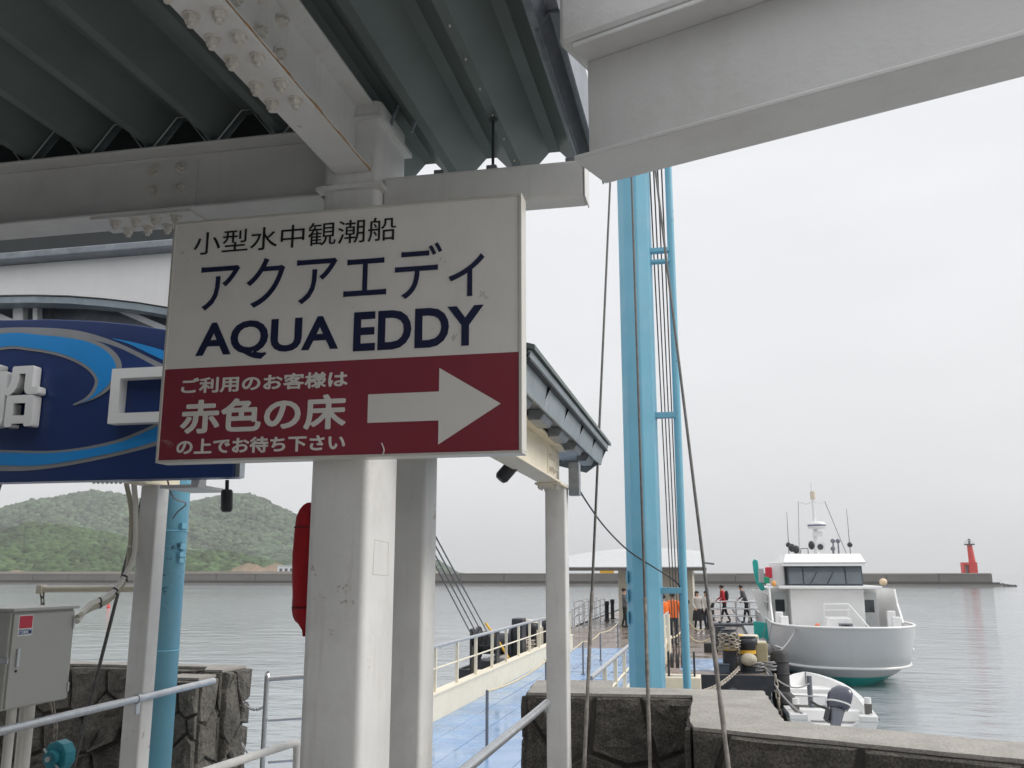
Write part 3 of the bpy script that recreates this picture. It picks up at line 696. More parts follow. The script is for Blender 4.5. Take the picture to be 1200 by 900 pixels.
# outline of old sticker glue on the column
b = MB(); ya, yb = 3.27, 3.44
b.tube([(CX1 + .0004, ya, 3.50), (CX1 + .0004, yb, 3.495), (CX1 + .0004, yb - .01, 3.62), (CX1 + .0004, ya + .01, 3.625)], .0014, 4, closed=True); b.build('sticker_residue', bolt_mat, c1)
# red folded cloth hung behind the column
b = MB(); rings = []
for (v, l, r_, t) in ((589, 361, 368, .004), (592, 356, 368, .012), (597, 352, 368, .022), (606, 349, 368, .030), (625, 347, 368, .033), (650, 345.5, 368, .034), (675, 344.5, 368, .034), (700, 343.6, 368, .034), (715, 343.2, 368, .033), (723, 343.6, 368, .030), (728, 345.5, 367, .024), (731, 349, 366, .016), (738, 354, 362, .007), (746, 356, 360, .003)):
    a, c = at(l, v, 3.36), at(r_, v, 3.36); ring = []
    for k in range(24):
        an = 2 * math.pi * k / 24
        ring.append(((a.x + c.x) / 2 + (c.x - a.x) / 2 * math.cos(an) + .006 * math.sin(3 * an + v * .03), 3.36 + t * math.sin(an) + .004 * math.sin(v * .2 + 2 * an), a.z))
    rings.append(ring)
b.loft(rings, True, closed=True, cap0=True, cap1=True)
fb = b.build('folded_banner', red_cloth)
for v in (618, 712):
    l_, r_ = at(346 if v < 700 else 343.5, v, 3.36), at(368, v, 3.36); b = MB(); b.tube([((l_.x + r_.x) / 2 + (r_.x - l_.x) / 2 * 1.02 * math.cos(2 * math.pi * k / 20), 3.36 + .0345 * math.sin(2 * math.pi * k / 20), l_.z) for k in range(20)], .003, 5, closed=True); b.build('tie_cord', M('cord_dark_%d' % v, (.12, .01, .015), .8), fb)
tag(fb, 'dark red folded cloth tied to the left side of the square column', 'cloth')

# ================================================================ gabled gate roof behind the sign
GX0, GX1, GY = -3.70, -.845, 5.5
gt = empty('gate_roof', (-2.27, GY, FLOOR), 'white post-and-beam gate with grey metal eave behind the hanging sign', 'gate')
rect_tube(MB(), -1.835, -1.583, 5.05, 5.30, FLOOR, 4.66, .024).build('column', white_steel, gt)
pl = rect_tube(MB(), GX0, GX0 + .132, GY, GY + .132, FLOOR, 4.075, .012).build('post', white_steel, gt)
pr = rect_tube(MB(), GX1 - .125, GX1, GY, GY + .125, FLOOR, 4.02, .012).build('post', white_steel, gt)
hbeam(MB(), (GX1 - .0625, 3.56, 4.022), (GX1 - .0625, GY + .15, 4.022), .235, .125, .008, .012).build('beam', cream_paint, gt, bevel=.003)
b2 = hbeam(MB(), (GX0 + .066, 5.06, 4.077), (GX0 + .066, GY + .35, 4.077), .235, .125, .008, .012).build('beam', cream_paint, gt, bevel=.003)
bpl = MB().box(GX1 - .058, GX1 - .054, GY - .28, GY - .02, 4.06, 4.22).build('splice_plate', cream_paint, gt)
for y in (GY - .23, GY - .17, GY - .10):
    for z in (4.10, 4.175): inst('bolt', NUT, bpl, (GX1 - .054, y, z), (0, math.pi / 2, 0)).scale = (.7, .7, .7)
b = MB(); b.box(GX1 - .14, GX1 + .012, GY - .25, GY + .14, 4.0105, 4.0215); cpn = b.build('cap_plate', cream_paint, gt)
for x in (GX1 - .12, GX1 - .02):
    for y in (GY - .2, GY - .13, GY + .02): inst('bolt', NUT, cpn, (x, y, 4.0105), (math.pi, 0, 0)).scale = (.7, .7, .7)
# gable rafters
for y in (GY - .02,):
    for xa, xb in ((GX0 + .2, -2.27), (GX1 - .13, -2.27)):
        b = hbeam(MB(), (xa, y + .06, 4.13 if xa < -2.27 else 4.10), (xb, y + .06, 4.62), .16, .11, .007, .01); b.build('rafter', white_steel, gt, bevel=.003)
# eave: folded fascia, gutter and roof sheet
EX = -.68; EZ = 4.40; EY1 = 6.45; EY0 = 3.56
pitch = .30
b = MB(); b.prism([(EX - .02, EY0, EZ), (EX + .015, EY0, EZ - .008), (EX + .015, EY0, EZ + .012), (-2.27, EY0, EZ + .012 + 1.55 * pitch), (-2.27, EY0, EZ + 1.55 * pitch)], (0, EY1 + .05 - EY0, 0)); b.build('roof_sheet', roof_metal, gt)
n = 5; Lp = (EY1 - EY0) / n
for k in range(n):
    a, c = EY0 + k * Lp + .002, EY0 + (k + 1) * Lp - .002
    b = MB(); b.prism([(EX, a, EZ - .012), (EX - .012, a, EZ - .012), (EX - .016, a, EZ - .045), (EX - .042, a, EZ - .052), (EX - .064, a, EZ - .150), (EX - .054, a, EZ - .150), (EX - .030, a, EZ - .046), (EX - .006, a, EZ - .038)], (0, c - a, 0)); b.build('fascia_panel', eave_metal, gt)
b = MB(); b.box(EX - .045, EX - .004, EY0, EY1, EZ - .0515, EZ - .0445); b.build('drip_groove', dark_steel, gt)
b = MB(); b.prism([(EX - .0, EY1 - .001, EZ - .012), (EX - .062, EY1 - .001, EZ - .13), (EX - .16, EY1 - .001, EZ - .20), (EX - .60, EY1 - .001, EZ - .08), (EX - .60, EY1 - .001, EZ + .14)], (0, .012, 0)); b.build('end_panel', eave_metal, gt)
b = MB(); b.box(GX1 - .16, EX - .0605, EY0, EY1 - .02, EZ - .118, EZ - .110); b.build('soffit', flash_metal, gt)
for k in range(5):
    y = 3.75 + k * .56
    b = MB(); b.prism([(GX1 + .004, y, EZ - .1185), (EX - .066, y, EZ - .1185), (EX - .10, y, EZ - .172), (GX1 + .004, y, EZ - .172)], (0, .27, 0)); b.build('soffit_box', flash_metal, gt, bevel=.004)
b = MB(); b.box(GX1 + .012, GX1 + .075, GY + .06, GY + .14, 3.97, 4.17); b.build('downpipe_stub', flash_metal, gt)

# spotlights under the beams
def spot(P, Q, label):
    P, Q = Vector(P), Vector(Q); o = empty('spotlight', P, label, 'spotlight', 'black spotlights under the eaves')
    d = (Q - P).normalized()
    b = MB(); b.tube([P, P + d * .012, P + d * .12, P + d * .135], [.03, .036, .036, .026], 14); b.build('housing', dark_steel, o)
    b = MB(); b.cyl(P - d * .06, P, .012, n=8); b.build('bracket', dark_steel, o)
p = at(603, 542, 4.6); spot((p.x + .012, 4.6, p.z + .012), (p.x - .10, 4.55, p.z - .13), 'black spotlight under the right-hand beam beside the hanging sign')
p = at(266, 574, 5.2); spot((p.x, 5.2, p.z), (p.x + .01, 5.2, p.z - .2), 'black spotlight hanging below the right end of the navy board')
# ================================================================ arched fascia and navy board on the left
AY = 5.95
ar = empty('arched_fascia', (-4.6, AY, FLOOR), 'white fascia panel with arched underside above the navy board', 'fascia')
def arc_px(v_mid, u): return v_mid
arc = [(-260, 392), (-160, 366), (-80, 352), (0, 345.5), (40, 345), (80, 346), (120, 349), (160, 353.5), (200, 360), (240, 369), (290, 383), (330, 398)]
bot = [at(u, v, AY) for u, v in arc]
top_l, top_r = at(-260, 334, AY), at(330, 284, AY)
ztop = (top_l.z + top_r.z) / 2
ztop = at(0, 312, AY).z
b = MB(); b.prism([(p.x, AY, p.z) for p in bot] + [(bot[-1].x, AY, ztop), (bot[0].x, AY, ztop)], (0, .05, 0)); b.build('panel', fascia_white, ar)
b = MB()
for w in (0,):
    path = [(p.x, AY + .10, p.z - .035) for p in bot]
    for a, c in zip(path, path[1:]): b.bar(a, c, .16, .05, (0, 0, 1))
b.build('arch_rim', eave_metal, ar)
zg = at(0, 296, AY - .12).z
b = MB(); b.box(bot[0].x, bot[-1].x, AY - .12, AY + .06, ztop + .002, zg); b.build('gutter', flash_metal, ar, bevel=.01)
b = MB(); b.box(bot[0].x, bot[-1].x, AY - .06, AY + 1.6, zg + .002, at(0, 262, AY).z); b.build('roof_edge', M('roof_edge_dark', (.035, .04, .042), .6), ar)
b = MB(); b.box(bot[0].x, bot[-1].x, AY + .35, AY + .42, at(0, 352, AY).z - .9, zg - .03); b.build('back_panel', flash_metal, ar)
for (u0, v0, u1, v1, w) in ((24, 346, 24, 420, .09), (44, 346, 44, 420, .04), (118, 353, 215, 395, .045), (-40, 352, 20, 380, .045)):
    p, q = at(u0, v0, AY + .2), at(u1, v1, AY + .2); b = MB(); b.bar(p, q, .06, w, (0, 0, 1) if abs(p.x - q.x) > .2 else (1, 0, 0)); b.build('truss_bar', white_steel, ar)
for x in (-3.634, -6.9):
    b = MB(); b.box(x - .06, x + .06, AY + .06, AY + .17, FLOOR if x < -5 else 4.32, zg - .03); b.build('post', white_steel, ar)

NY = 4.95
nb = empty('name_board', (-4.0, NY, 4.08), 'navy board with light blue swirls and white raised characters', 'sign')
btop = [(-200, 408), (-120, 390), (-50, 379), (0, 375), (60, 374), (110, 376), (150, 379.5), (195, 386), (240, 395), (272, 404)]
tp = [at(u, v, NY) for u, v in btop]; xr_ = at(272, 560, NY).x
zb_ = at(272, 559, NY).z
tp[-1].x = xr_
b = MB(); b.prism([(p.x, NY, p.z) for p in tp] + [(xr_, NY, zb_), (tp[0].x, NY, zb_)], (0, .12, 0)); b.build('board', board_navy, nb, bevel=.006)
def z5(x, y): return x / 3, 300 + y / 3
def plate(name, pts, m, d, layer):
    P = [at(*z5(*q), NY) for q in pts]
    b = MB(); b.prism([(p.x, NY - layer, p.z) for p in P], (0, d, 0)); return b.build(name, m, nb)
def band(name, up, lo, m, layer, d=.002, n=5):
    U = smooth_path([Vector((x, y, 0)) for x, y in up], n); L_ = smooth_path([Vector((x, y, 0)) for x, y in lo], n)
    k = min(len(U), len(L_)); b = MB()
    A = [at(*z5(p.x, p.y), NY) for p in U]; B = [at(*z5(p.x, p.y), NY) for p in L_]
    rings = [[(a.x, NY - layer, a.z), (c.x, NY - layer, c.z), (c.x, NY - layer + d, c.z), (a.x, NY - layer + d, a.z)] for a, c in zip(A, B)]
    b.loft(rings, False, closed=True, cap0=True, cap1=True); return b.build(name, m, nb)
band('silver_swirl', [(-250, 330), (-100, 275), (0, 254), (140, 252), (270, 262), (380, 292), (480, 335), (640, 415)], [(-250, 400), (-100, 338), (0, 326), (120, 329), (220, 349), (360, 350), (470, 372), (640, 450)], board_grey, .003)
band('navy_inlay', [(272, 284), (330, 296), (400, 316), (480, 352), (640, 440)], [(300, 300), (400, 400), (440, 400), (520, 420), (640, 500)], board_navy, .0045)
band('silver_rim', [(-250, 336), (0, 266), (150, 268), (300, 288), (390, 325), (430, 385), (400, 455), (340, 500), (262, 526)], [(-250, 402), (0, 332), (110, 334), (215, 354), (295, 390), (334, 432), (326, 470), (300, 500), (258, 522)], board_grey, .006)
band('blue_swirl', [(-250, 345), (0, 275), (150, 279), (295, 298), (375, 335), (409, 388), (385, 450), (330, 498), (282, 518)], [(-250, 395), (0, 322), (115, 325), (220, 345), (302, 382), (346, 430), (338, 474), (312, 504), (282, 517)], board_blue, .008)
band('blue_streak', [(398, 290), (470, 304), (540, 322), (640, 352)], [(400, 292), (460, 312), (530, 345), (640, 396)], board_blue, .007)
band('silver_swirl', [(-250, 680), (0, 682), (200, 684), (380, 655), (500, 612), (640, 545)], [(-250, 745), (0, 756), (150, 750), (320, 722), (480, 686), (640, 640)], board_grey, .003)
band('blue_swirl', [(-250, 688), (0, 691), (200, 692), (390, 664), (510, 620), (640, 556)], [(-250, 730), (0, 736), (150, 735), (320, 708), (480, 672), (640, 622)], board_blue, .006)
p, q = at(-13, 430, NY), at(50.5, 502, NY)
V, Fc = text_mb('船'); bo_ = .012
xs = [v[0] for v in V]; ys = [v[1] for v in V]; b = MB()
for k in range(10):
    dx, dz = bo_ * math.cos(2 * math.pi * k / 10), bo_ * math.sin(2 * math.pi * k / 10)
    b.add([(p.x + bo_ + dx + (v[0] - min(xs)) / (max(xs) - min(xs)) * (q.x - p.x - 2 * bo_), NY - (.075 + k * .0002 if v[2] > 0 else .008), q.z + bo_ + dz + (v[1] - min(ys)) / (max(ys) - min(ys)) * (p.z - q.z - 2 * bo_)) for v in V], Fc)
b.build('character', letter_white, nb, fix=False)
p, q = at(132, 432.5, NY - .07), at(197, 494, NY - .07); t1, t2 = .062, .062
oz = [(p.x, q.x, p.z - t1, p.z), (p.x, q.x, q.z, q.z + t1), (p.x, p.x + t2, q.z + t1 + .0001, p.z - t1 - .0001), (q.x - t2, q.x, q.z + t1 + .0001, p.z - t1 - .0001)]
b = MB()
for (a, c, d, e) in oz: b.box(a, c, NY - .075, NY - .002, d, e)
b.build('character', letter_white, nb)
# row of small lamp caps and cable tray under the board
b = MB()
for k in range(7):
    p = at(110 + k * 5.2, 565, NY + .3); b = MB(); b.ball((p.x, NY + .3, p.z), .012, n=8, m=5); b.build('lamp_cap', galv, nb)
b = MB(); p, q = at(105, 562.5, NY + .28), at(205, 562, NY + .28); b.box(p.x, q.x, NY + .13, NY + .42, p.z + .004, p.z + .014); b.build('underside_tray', white_steel, nb)
p, q = at(205, 566, NY + .3), at(248, 574, NY + .3)
b = MB(); b.box(p.x, q.x, NY + .14, NY + .5, q.z, q.z + .02); b.box(q.x - .06, q.x - .005, NY + .16, NY + .24, q.z + .0205, q.z + .06); b.build('cable_tray', white_steel, nb)
b = MB(); b.box(xr_ + .001, xr_ + .03, NY + .03, NY + .09, zb_, tp[-1].z - .1); b.build('edge_trim', galv, nb)
p = at(225, 575, 5.6); q = at(198, 607, 5.9)
b = MB(); b.tube(smooth_path([(p.x, 5.3, p.z + .05), (p.x - .01, 5.4, p.z - .06), at(218, 590, 5.75), at(208, 600, 5.85), (q.x, 5.95, q.z)], 5), .006, 5)
tag(b.build('loose_cable', rubber_grey), 'thin loose cable drooping from the navy board to the blue pole', 'cable')

# ================================================================ left: cabinet, hoses, hoist, rails
BX = -3.72; by0, by1 = 4.47, 4.985; bz0, bz1 = 2.785, 3.30
ca = empty('electrical_cabinet', (BX - .15, (by0 + by1) / 2, FLOOR), 'grey electrical cabinet with a small red SECOM sticker', 'cabinet')
MB().box(BX - .30, BX - .012, by0, by1, bz0, bz1).build('body', box_grey, ca, bevel=.006)
MB().box(BX - .012, BX, by0 + .015, by1 - .005, bz0 + .008, bz1 - .012).build('door', box_grey, ca, bevel=.004)
MB().box(BX - .31, BX + .015, by0 - .012, by1 + .015, bz1 + .0005, bz1 + .018).build('rain_lid', box_grey, ca, bevel=.004)
hd = MB(); hd.box(BX + .0005, BX + .012, by0 + .055, by0 + .075, 3.005, 3.105); hd.build('handle', galv, ca, bevel=.004)
lt = MB(); lt.box(BX - .1, BX + .006, by0 - .012, by0 - .0005, 3.03, 3.06); lt.build('latch', galv, ca, bevel=.003)
sy0, sy1 = by0 + .055, by0 + .155; s0, s1 = 3.175, 3.275
stk = MB().box(BX + .0004, BX + .0016, sy0 - .006, sy1 + .006, s0 - .006, s1 + .006).build('sticker', sticker_white, ca)
MB().box(BX + .0018, BX + .0026, sy0, sy1, s0 + .034, s1).build('red_square', sticker_red, stk)
V, Fc = text_mb('SECOM', .02); xs = [v[0] for v in V]; ys = [v[1] for v in V]
b = MB(); b.add([(BX + (.0028 if v[2] > 0 else .0018), sy0 + (v[0] - min(xs)) / (max(xs) - min(xs)) * (sy1 - sy0), s0 + (v[1] - min(ys)) / (max(ys) - min(ys)) * .028) for v in V], Fc); b.build('lettering', sticker_blue, stk, fix=False)
for z in (bz0 + .07, bz1 - .09):
    MB().cyl((BX + .004, by1 - .012, z - .025), (BX + .004, by1 - .012, z + .025), .007, n=8).build('hinge', galv, ca)
MB().cyl((BX, by0 + .065, 2.985), (BX + .004, by0 + .065, 2.985), .008, n=10).build('keyhole', dark_steel, ca)
for k, (x, y) in enumerate(((-3.98, 4.52), (-3.90, 4.60), (-3.82, 4.66), (-3.80, 4.78), (-3.90, 4.86))):
    MB().cyl((x, y, FLOOR), (x, y, bz0 - .0005), .026, n=12).build('conduit', hose_white, ca)
MB().box(BX - .20, BX - .10, by0 + .1, by1 - .1, FLOOR, FLOOR + .02).build('base_plate', galv, ca)
# hoses from the cabinet up the post
for k, (dx, lab, m) in enumerate(((0, 'grey-beige hose curving from cabinet up the white post, outer one', hose_mat), (.045, 'pale grey hose curving from cabinet up the white post, inner one', hose_white))):
    pts = [(BX + .02, by1 - .01, bz1 - .05 - dx * .5), at(105, 714 - k * 5, 5.15), at(128, 703 - k * 5, 5.3), at(146, 680 - k * 4, 5.42), at(152 + k * 5.5, 648, 5.48), at(154 + k * 5, 600, 5.5), at(148 + k * 9, 566, 5.5)]
    b = MB(); b.tube(smooth_path(pts, 6), .016 if k == 0 else .018, 10)
    o = tag(b.build('hose', m), lab, 'hose', 'hoses running from the cabinet to the post')
    for j in (9, 14, 18, 25):
        sp_ = smooth_path(pts, 6); q = sp_[j]; d = (sp_[j + 1] - q).normalized()
        b = MB(); b.cyl(q - d * .006, q + d * .006, .0205, n=10); b.build('cable_tie', dark_steel if j < 20 else hose_white, o)
# cream pole with chain, and the chain block hanging from it
pa, pb = at(50, 690.5, 5.56), at(158, 689, 5.56)
pm = empty('bracket_pole', pb, 'cream horizontal pole fixed to the white post left of it', 'pole')
b = MB(); b.cyl((pa.x, 5.56, pa.z), (GX0 - .0005, 5.56, pa.z + .005), .021, n=12); b.build('pole', cream_paint, pm)
b = MB(); b.box(pa.x - .03, pa.x + .01, 5.53, 5.59, pa.z - .03, pa.z + .028); b.build('end_clamp', cream_paint, pm, bevel=.004)
def link_mesh(L, W, r, m):
    pts = []
    for k in range(12):
        a = 2 * math.pi * k / 12; x = math.cos(a) * W; z = math.sin(a) * W + (L if math.sin(a) > 0 else -L)
        pts.append((x, 0, z))
    b = MB(); b.tube(pts, r, 5, closed=True); return b.mesh('link', m)
def chain(name, path, label, pitch, me, group=None, cat='chain'):
    P = [Vector(p) for p in path]; o = empty(name, P[0], label, cat, group)
    d = [0]
    for a, c in zip(P, P[1:]): d.append(d[-1] + (c - a).length)
    n = int(d[-1] / pitch)
    for k in range(n + 1):
        s = k * pitch; i = max(j for j in range(len(d)) if d[j] <= s + 1e-9); i = min(i, len(P) - 2)
        t = (s - d[i]) / max(1e-6, d[i + 1] - d[i]); p = P[i].lerp(P[i + 1], t); dr = (P[i + 1] - P[i]).normalized()
        q = dr.to_track_quat('Z', 'X') @ Matrix.Rotation(math.pi / 2 * (k % 2), 4, 'Z').to_quaternion()
        inst('link', me, o, p, q.to_euler())
    return o
LK = link_mesh(.016, .013, .005, chain_mat)
hp = at(70, 886, 5.56)
chain('hoist_chain', [(pa.x, 5.56, pa.z - .03), (pa.x + .06, 5.56, 3.0), (hp.x - .05, 5.56, hp.z + .18), (hp.x - .045, 5.56, hp.z + .09)], 'hanging chain from the cream pole behind the grey cabinet', .045, LK)
ho = empty('chain_block', hp, 'small teal chain block hanging at the lower left', 'chain block')
b = MB(); b.prism([(hp.x + .085 * math.cos(a), 5.51, hp.z + .10 * math.sin(a)) for a in [2 * math.pi * k / 10 + .3 for k in range(10)]], (0, .10, 0)); b.build('gear_case', hoist_teal, ho, bevel=.008)
b = MB(); b.cyl((hp.x, 5.46, hp.z), (hp.x, 5.51, hp.z), .045, n=16); b.build('cover', hoist_teal, ho)
b = MB(); b.cyl((hp.x, 5.44, hp.z), (hp.x, 5.46, hp.z), .018, n=6); b.build('bolt', galv, ho)
b = MB(); b.tube([(hp.x - .075, 5.5, hp.z + .05), (hp.x + .06, 5.5, hp.z - .08)], .008, 5); b.build('guard_bar', galv, ho)
b = MB(); b.tube([(hp.x + .02, 5.55, hp.z - .1), (hp.x + .02, 5.55, hp.z - .2), (hp.x + .05, 5.55, hp.z - .24), (hp.x + .08, 5.55, hp.z - .2)], .012, 6); b.build('hook', dark_steel, ho)

# galvanised handrails along the walkway
def handrail(pts, r, label, clamps=(), posts=(), m=galv):
    o = empty('handrail', Vector(pts[0]), label, 'handrail', 'galvanised handrails of the walkway')
    b = MB(); b.tube(pts, r, 12); b.build('rail', m, o)
    for c in clamps:
        c = Vector(c); b = MB(); b.cyl(c - Vector((0, .02, 0)), c + Vector((0, .02, 0)), r * 1.25, n=12); b.box(c.x - .006, c.x + .006, c.y - .02, c.y + .02, c.z - .09, c.z - r); b.build('clamp', galv, o)
    for p in posts:
        p = Vector(p); b = MB(); b.cyl((p.x, p.y, FLOOR), (p.x, p.y, p.z), r * .9, n=10); b.build('post', m, o)
    return o
handrail([(-3.56, -2, 2.70), (-3.56, 4.3, 2.722), (-3.53, 6.30, 2.752)], .023, 'galvanised handrail crossing in front of the white post at the lower left', clamps=[(-3.545, 5.42, 2.738)], posts=[(-3.56, -1, 2.70), (-3.56, 2.2, 2.71)])
qa, qb = atX(253, 900, -2.45), atX(338, 873, -2.45)
handrail([(-2.45, 2.2, qa.z + .05)] + smooth_path([qa, qb, (-2.45, qb.y + .09, qb.z - .01), (-2.45, qb.y + .12, qb.z - .07), (-2.45, qb.y + .12, FLOOR)], 5), .022, 'pale handrail with a rounded end beside the square column', posts=[(-2.45, 2.4, qa.z + .04)], m=white_steel)
qa = at(642, 823, 5.48)
ho_ = handrail([(qa.x + .005, -1, qa.z - .03), (qa.x, 5.0, qa.z - .005), (qa.x - .002, 5.46, qa.z)], .021, 'galvanised handrail running up to the right-hand white post', posts=[(qa.x + .004, 0, qa.z - .03)])
b = MB(); b.box(qa.x - .012, qa.x + .012, 5.44, 5.4995, qa.z - .05, qa.z - .018); b.build('clamp', galv, ho_)
# stainless railing at the landing with chains to the stone wall
p0, p1, p2 = at(312, 812, 7.1), at(318, 795.5, 7.1), at(350, 790, 7.1)
sr = empty('landing_rail', (p0.x, 7.1, .8), 'stainless tubular railing between the stone wall and the square column', 'railing')
b = MB(); b.tube(smooth_path([(p0.x, 7.1, .8), (p0.x, 7.1, p0.z), (p0.x + .01, 7.1, p1.z - .015), (p0.x + .05, 7.12, p1.z), (p0.x + .5, 7.3, p1.z + .02), (p0.x + 1.0, 7.5, p1.z + .02)], 5), .02, 10); b.build('frame_tube', stainless, sr)
for v in (844, 893):
    q = at(314, v, 7.1); b = MB(); b.tube([(q.x, 7.1, q.z), (q.x + .5, 7.3, q.z + .02), (q.x + 1.0, 7.5, q.z + .02)], .012, 8); b.build('mid_rail', stainless, sr)
b = MB(); b.cyl((p0.x + 1.0, 7.5, .8), (p0.x + 1.0, 7.5, p1.z + .02), .02, n=10); b.build('post', stainless, sr)
MB().box(p0.x - .05, p0.x + 1.3, 7.0, 8.6, .3, .8).build('landing_step', floor_mat, sr)
LK2 = link_mesh(.010, .008, .0035, stainless)
w0 = Vector((-3.76, 7.05, 0))
for (va, vb, lab) in ((822, 826, 'upper small chain between stone wall and stainless railing'), (872, 873, 'lower small chain between stone wall and stainless railing')):
    a, c = at(284, va, 7.36), at(312, vb, 7.1)
    chain('guard_chain', sag(a, c, .05 if va < 850 else .09), lab, .028, LK2, 'guard chains')

# ================================================================ blue masts, wire ropes
def mast(x, y, r, z0, z1, label, rings, nside=36):
    o = empty('blue_mast', (x, y, z0), label, 'mast')
    b = MB(); ph_ = R(22.5 - 12) if nside == 8 else 0; rr_ = r / math.cos(math.pi / nside) * (.985 if nside == 8 else 1)
    P_ = [(x + rr_ * math.cos(2 * math.pi * k / nside + ph_), y + rr_ * math.sin(2 * math.pi * k / nside + ph_)) for k in range(nside)]
    b.prism([(a, c, z0) for a, c in P_], (0, 0, z1 - z0)); b.sm = [nside != 8 and i > 1 for i in range(len(b.f))]; b.build('pipe', blue_mast, o, bevel=.012 if nside == 8 else 0)
    for z in rings:
        b = MB(); b.tube([(x + (r + .001) * math.cos(2 * math.pi * k / 36), y + (r + .001) * math.sin(2 * math.pi * k / 36), z) for k in range(36)], .006, 6, closed=True); b.build('weld_seam', blue_mast, o)
    b = MB(); b.cyl((x, y, z0), (x, y, z0 + .025), r + .1, n=24); b.build('base_flange', blue_mast, o)
    return o
mx, my, mr = -.632, 9.0, .160
mo = mast(mx, my, mr, .9, 10.6, 'tall thick light-blue steel mast rising behind the right sea wall', (), 8)
lx0 = at(785, 205, 9.0).x - .01; 
b = MB(); b.tube([(lx0 - .005, 9.0, 10.4), (lx0 - .005, 9.0, 1.2)], .038, 10); b.build('ladder_pipe', blue_mast, mo)
for v, w in ((294, .045), (302, .03), (487, .055), (692, .055)):
    z = at(770, v, 9.0).z
    if v == 302: z -= .045
    b = MB(); b.box(mx + mr * .8, lx0 - .02, 8.96, 9.04, z - w / 2, z + w / 2); b.build('bracket', blue_mast, mo, bevel=.004)
for z in (3.25, 3.42, 3.05):
    b = MB(); b.box(mx - mr - .008, mx - mr + .01, 8.9, 8.96, z, z + .11); b.build('side_tab', blue_mast, mo)
b = MB(); b.cyl((mx - .5, my, 10.45), (mx + .5, my, 10.45), .1, n=14); b.build('head_beam', blue_mast, mo)
lmx, lmy = -3.815, 6.08
ml = mast(lmx, lmy, .112, FLOOR, 7.4, 'light-blue steel pole right behind the left white post', (at(190, 622, 6.0).z, at(190, 763, 6.0).z))
for v in (616, 640, 650, 656):
    z = at(205, v, 6.0).z; b = MB(); b.box(lmx + .105, lmx + .122, 6.02, 6.09, z - .02, z + .02); b.build('side_tab', blue_mast, ml)
def rope_thing(name, pts, r, label, m=wire_mat, group=None, cat='wire rope', n=7):
    b = MB(); b.tube(pts, r, n); return tag(b.build(name, m), label, cat, group)
topR = Vector((mx - .02, my - .1, 10.45))
for (u, v, Y, lab, vs) in ((685, 897, 5.55, 'wire rope slanting down left of the tall blue mast', 690), (762, 897, 5.6, 'wire rope running down across the front of the tall blue mast', 697), (853, 897, 4.72, 'wire rope slanting down right of the tall blue mast over the sea wall', 712)):
    lo = at(u, v, Y); d = (lo - topR).normalized(); end = lo + d * ((FLOOR - lo.z) / d.z)
    up_px = {685: (716, 215), 762: (742, 207), 853: (765, 205)}[u]
    tR = Vector((topR.x + {685: -.02, 762: .0, 853: .02}[u], topR.y, topR.z))
    o = empty('wire_rope', end, lab, 'wire rope', 'guy ropes of the tall blue mast')
    b = MB(); b.tube([tR, end], .009, 7); b.build('strand', wire_mat, o)
    # weathered sleeve over the lower end
    ray_t = None; best = 1e9
    for k in range(200):
        p = tR.lerp(end, k / 200); q = p - CAM; vv = 450 - F * q.dot(_up) / q.dot(_fw)
        if abs(vv - vs) < best: best = abs(vv - vs); ray_t = k / 200
    s0 = tR.lerp(end, ray_t); s1 = tR.lerp(end, .985)
    n = 24; b = MB(); rr = random.Random(u)
    b.tube([s0.lerp(s1, k / n) for k in range(n + 1)], [.0112 + rr.uniform(-.001, .002) for k in range(n + 1)], 8); b.build('sleeve', sleeve_mat, o)
    b = MB(); b.cyl(end, end + Vector((0, 0, .02)), .07, n=12); b.tube([end, end + (tR - end).normalized() * .25], .03, 8); b.build('anchor', dark_steel, o)
# left guy rope
lo = at(86, 885, 5.75); up_ = Vector((lmx, lmy, 7.3))
a_ = at(146, 598, 5.95); d = (lo - a_).normalized(); end = lo + d * ((FLOOR - lo.z) / d.z)
rope_thing('wire_rope', [(lmx, lmy - .1, 5.0), end], .012, 'dark wire rope slanting down behind the grey cabinet', group='guy ropes')
p, q = at(1, 566, 6.2), at(-22, 640, 6.2)
d = (q - p).normalized(); rope_thing('wire_rope', [p - d * ((6.6 - p.z) / -d.z), q + d * ((FLOOR - q.z) / d.z)], .012, 'dark wire rope end at the left edge under the navy board', group='guy ropes')
# hoisting falls from mast head to the gangway end
shR = Vector((-.80, 21.6, 1.62)); 
ORD5 = ['leftmost', 'second from left', 'middle one', 'second from right', 'rightmost']; ORD4 = ['leftmost', 'second from left', 'third from left', 'rightmost']
for k in range(5):
    t = Vector((mx + .12 + .05 * k, my + .1, 10.45)); e_ = shR + Vector((-.12 + .06 * k, 0, .12))
    rope_thing('hoist_rope', [t, e_], .011, f'{ORD5[k]} of five thin hoisting ropes right of the tall blue mast', group='right hoisting ropes', n=5)
shL = atX(566, 748, -4.95)
arm_pts = []
for k in range(4):
    e_ = shL + Vector((-.22 + .13 * k, 0, .0)); a_ = at(500 + k * 5.5, 643 - k * 1, 13.0)
    d = (a_ - e_)
    tp_end = e_ + d * ((6.35 - e_.y) / d.y); arm_pts.append(tp_end)
    rope_thing('hoist_rope', [e_, tp_end], .012, f'{ORD4[k]} of four dark slanting hoisting ropes left of the gangway', group='left hoisting ropes', n=5)
_q = arm_pts[-1]; b = MB(); b.bar((lmx, lmy + .1, _q.z), (max(p.x for p in arm_pts) + .1, 6.35, _q.z), .07, .09); b.build('head_arm', blue_mast, ml)
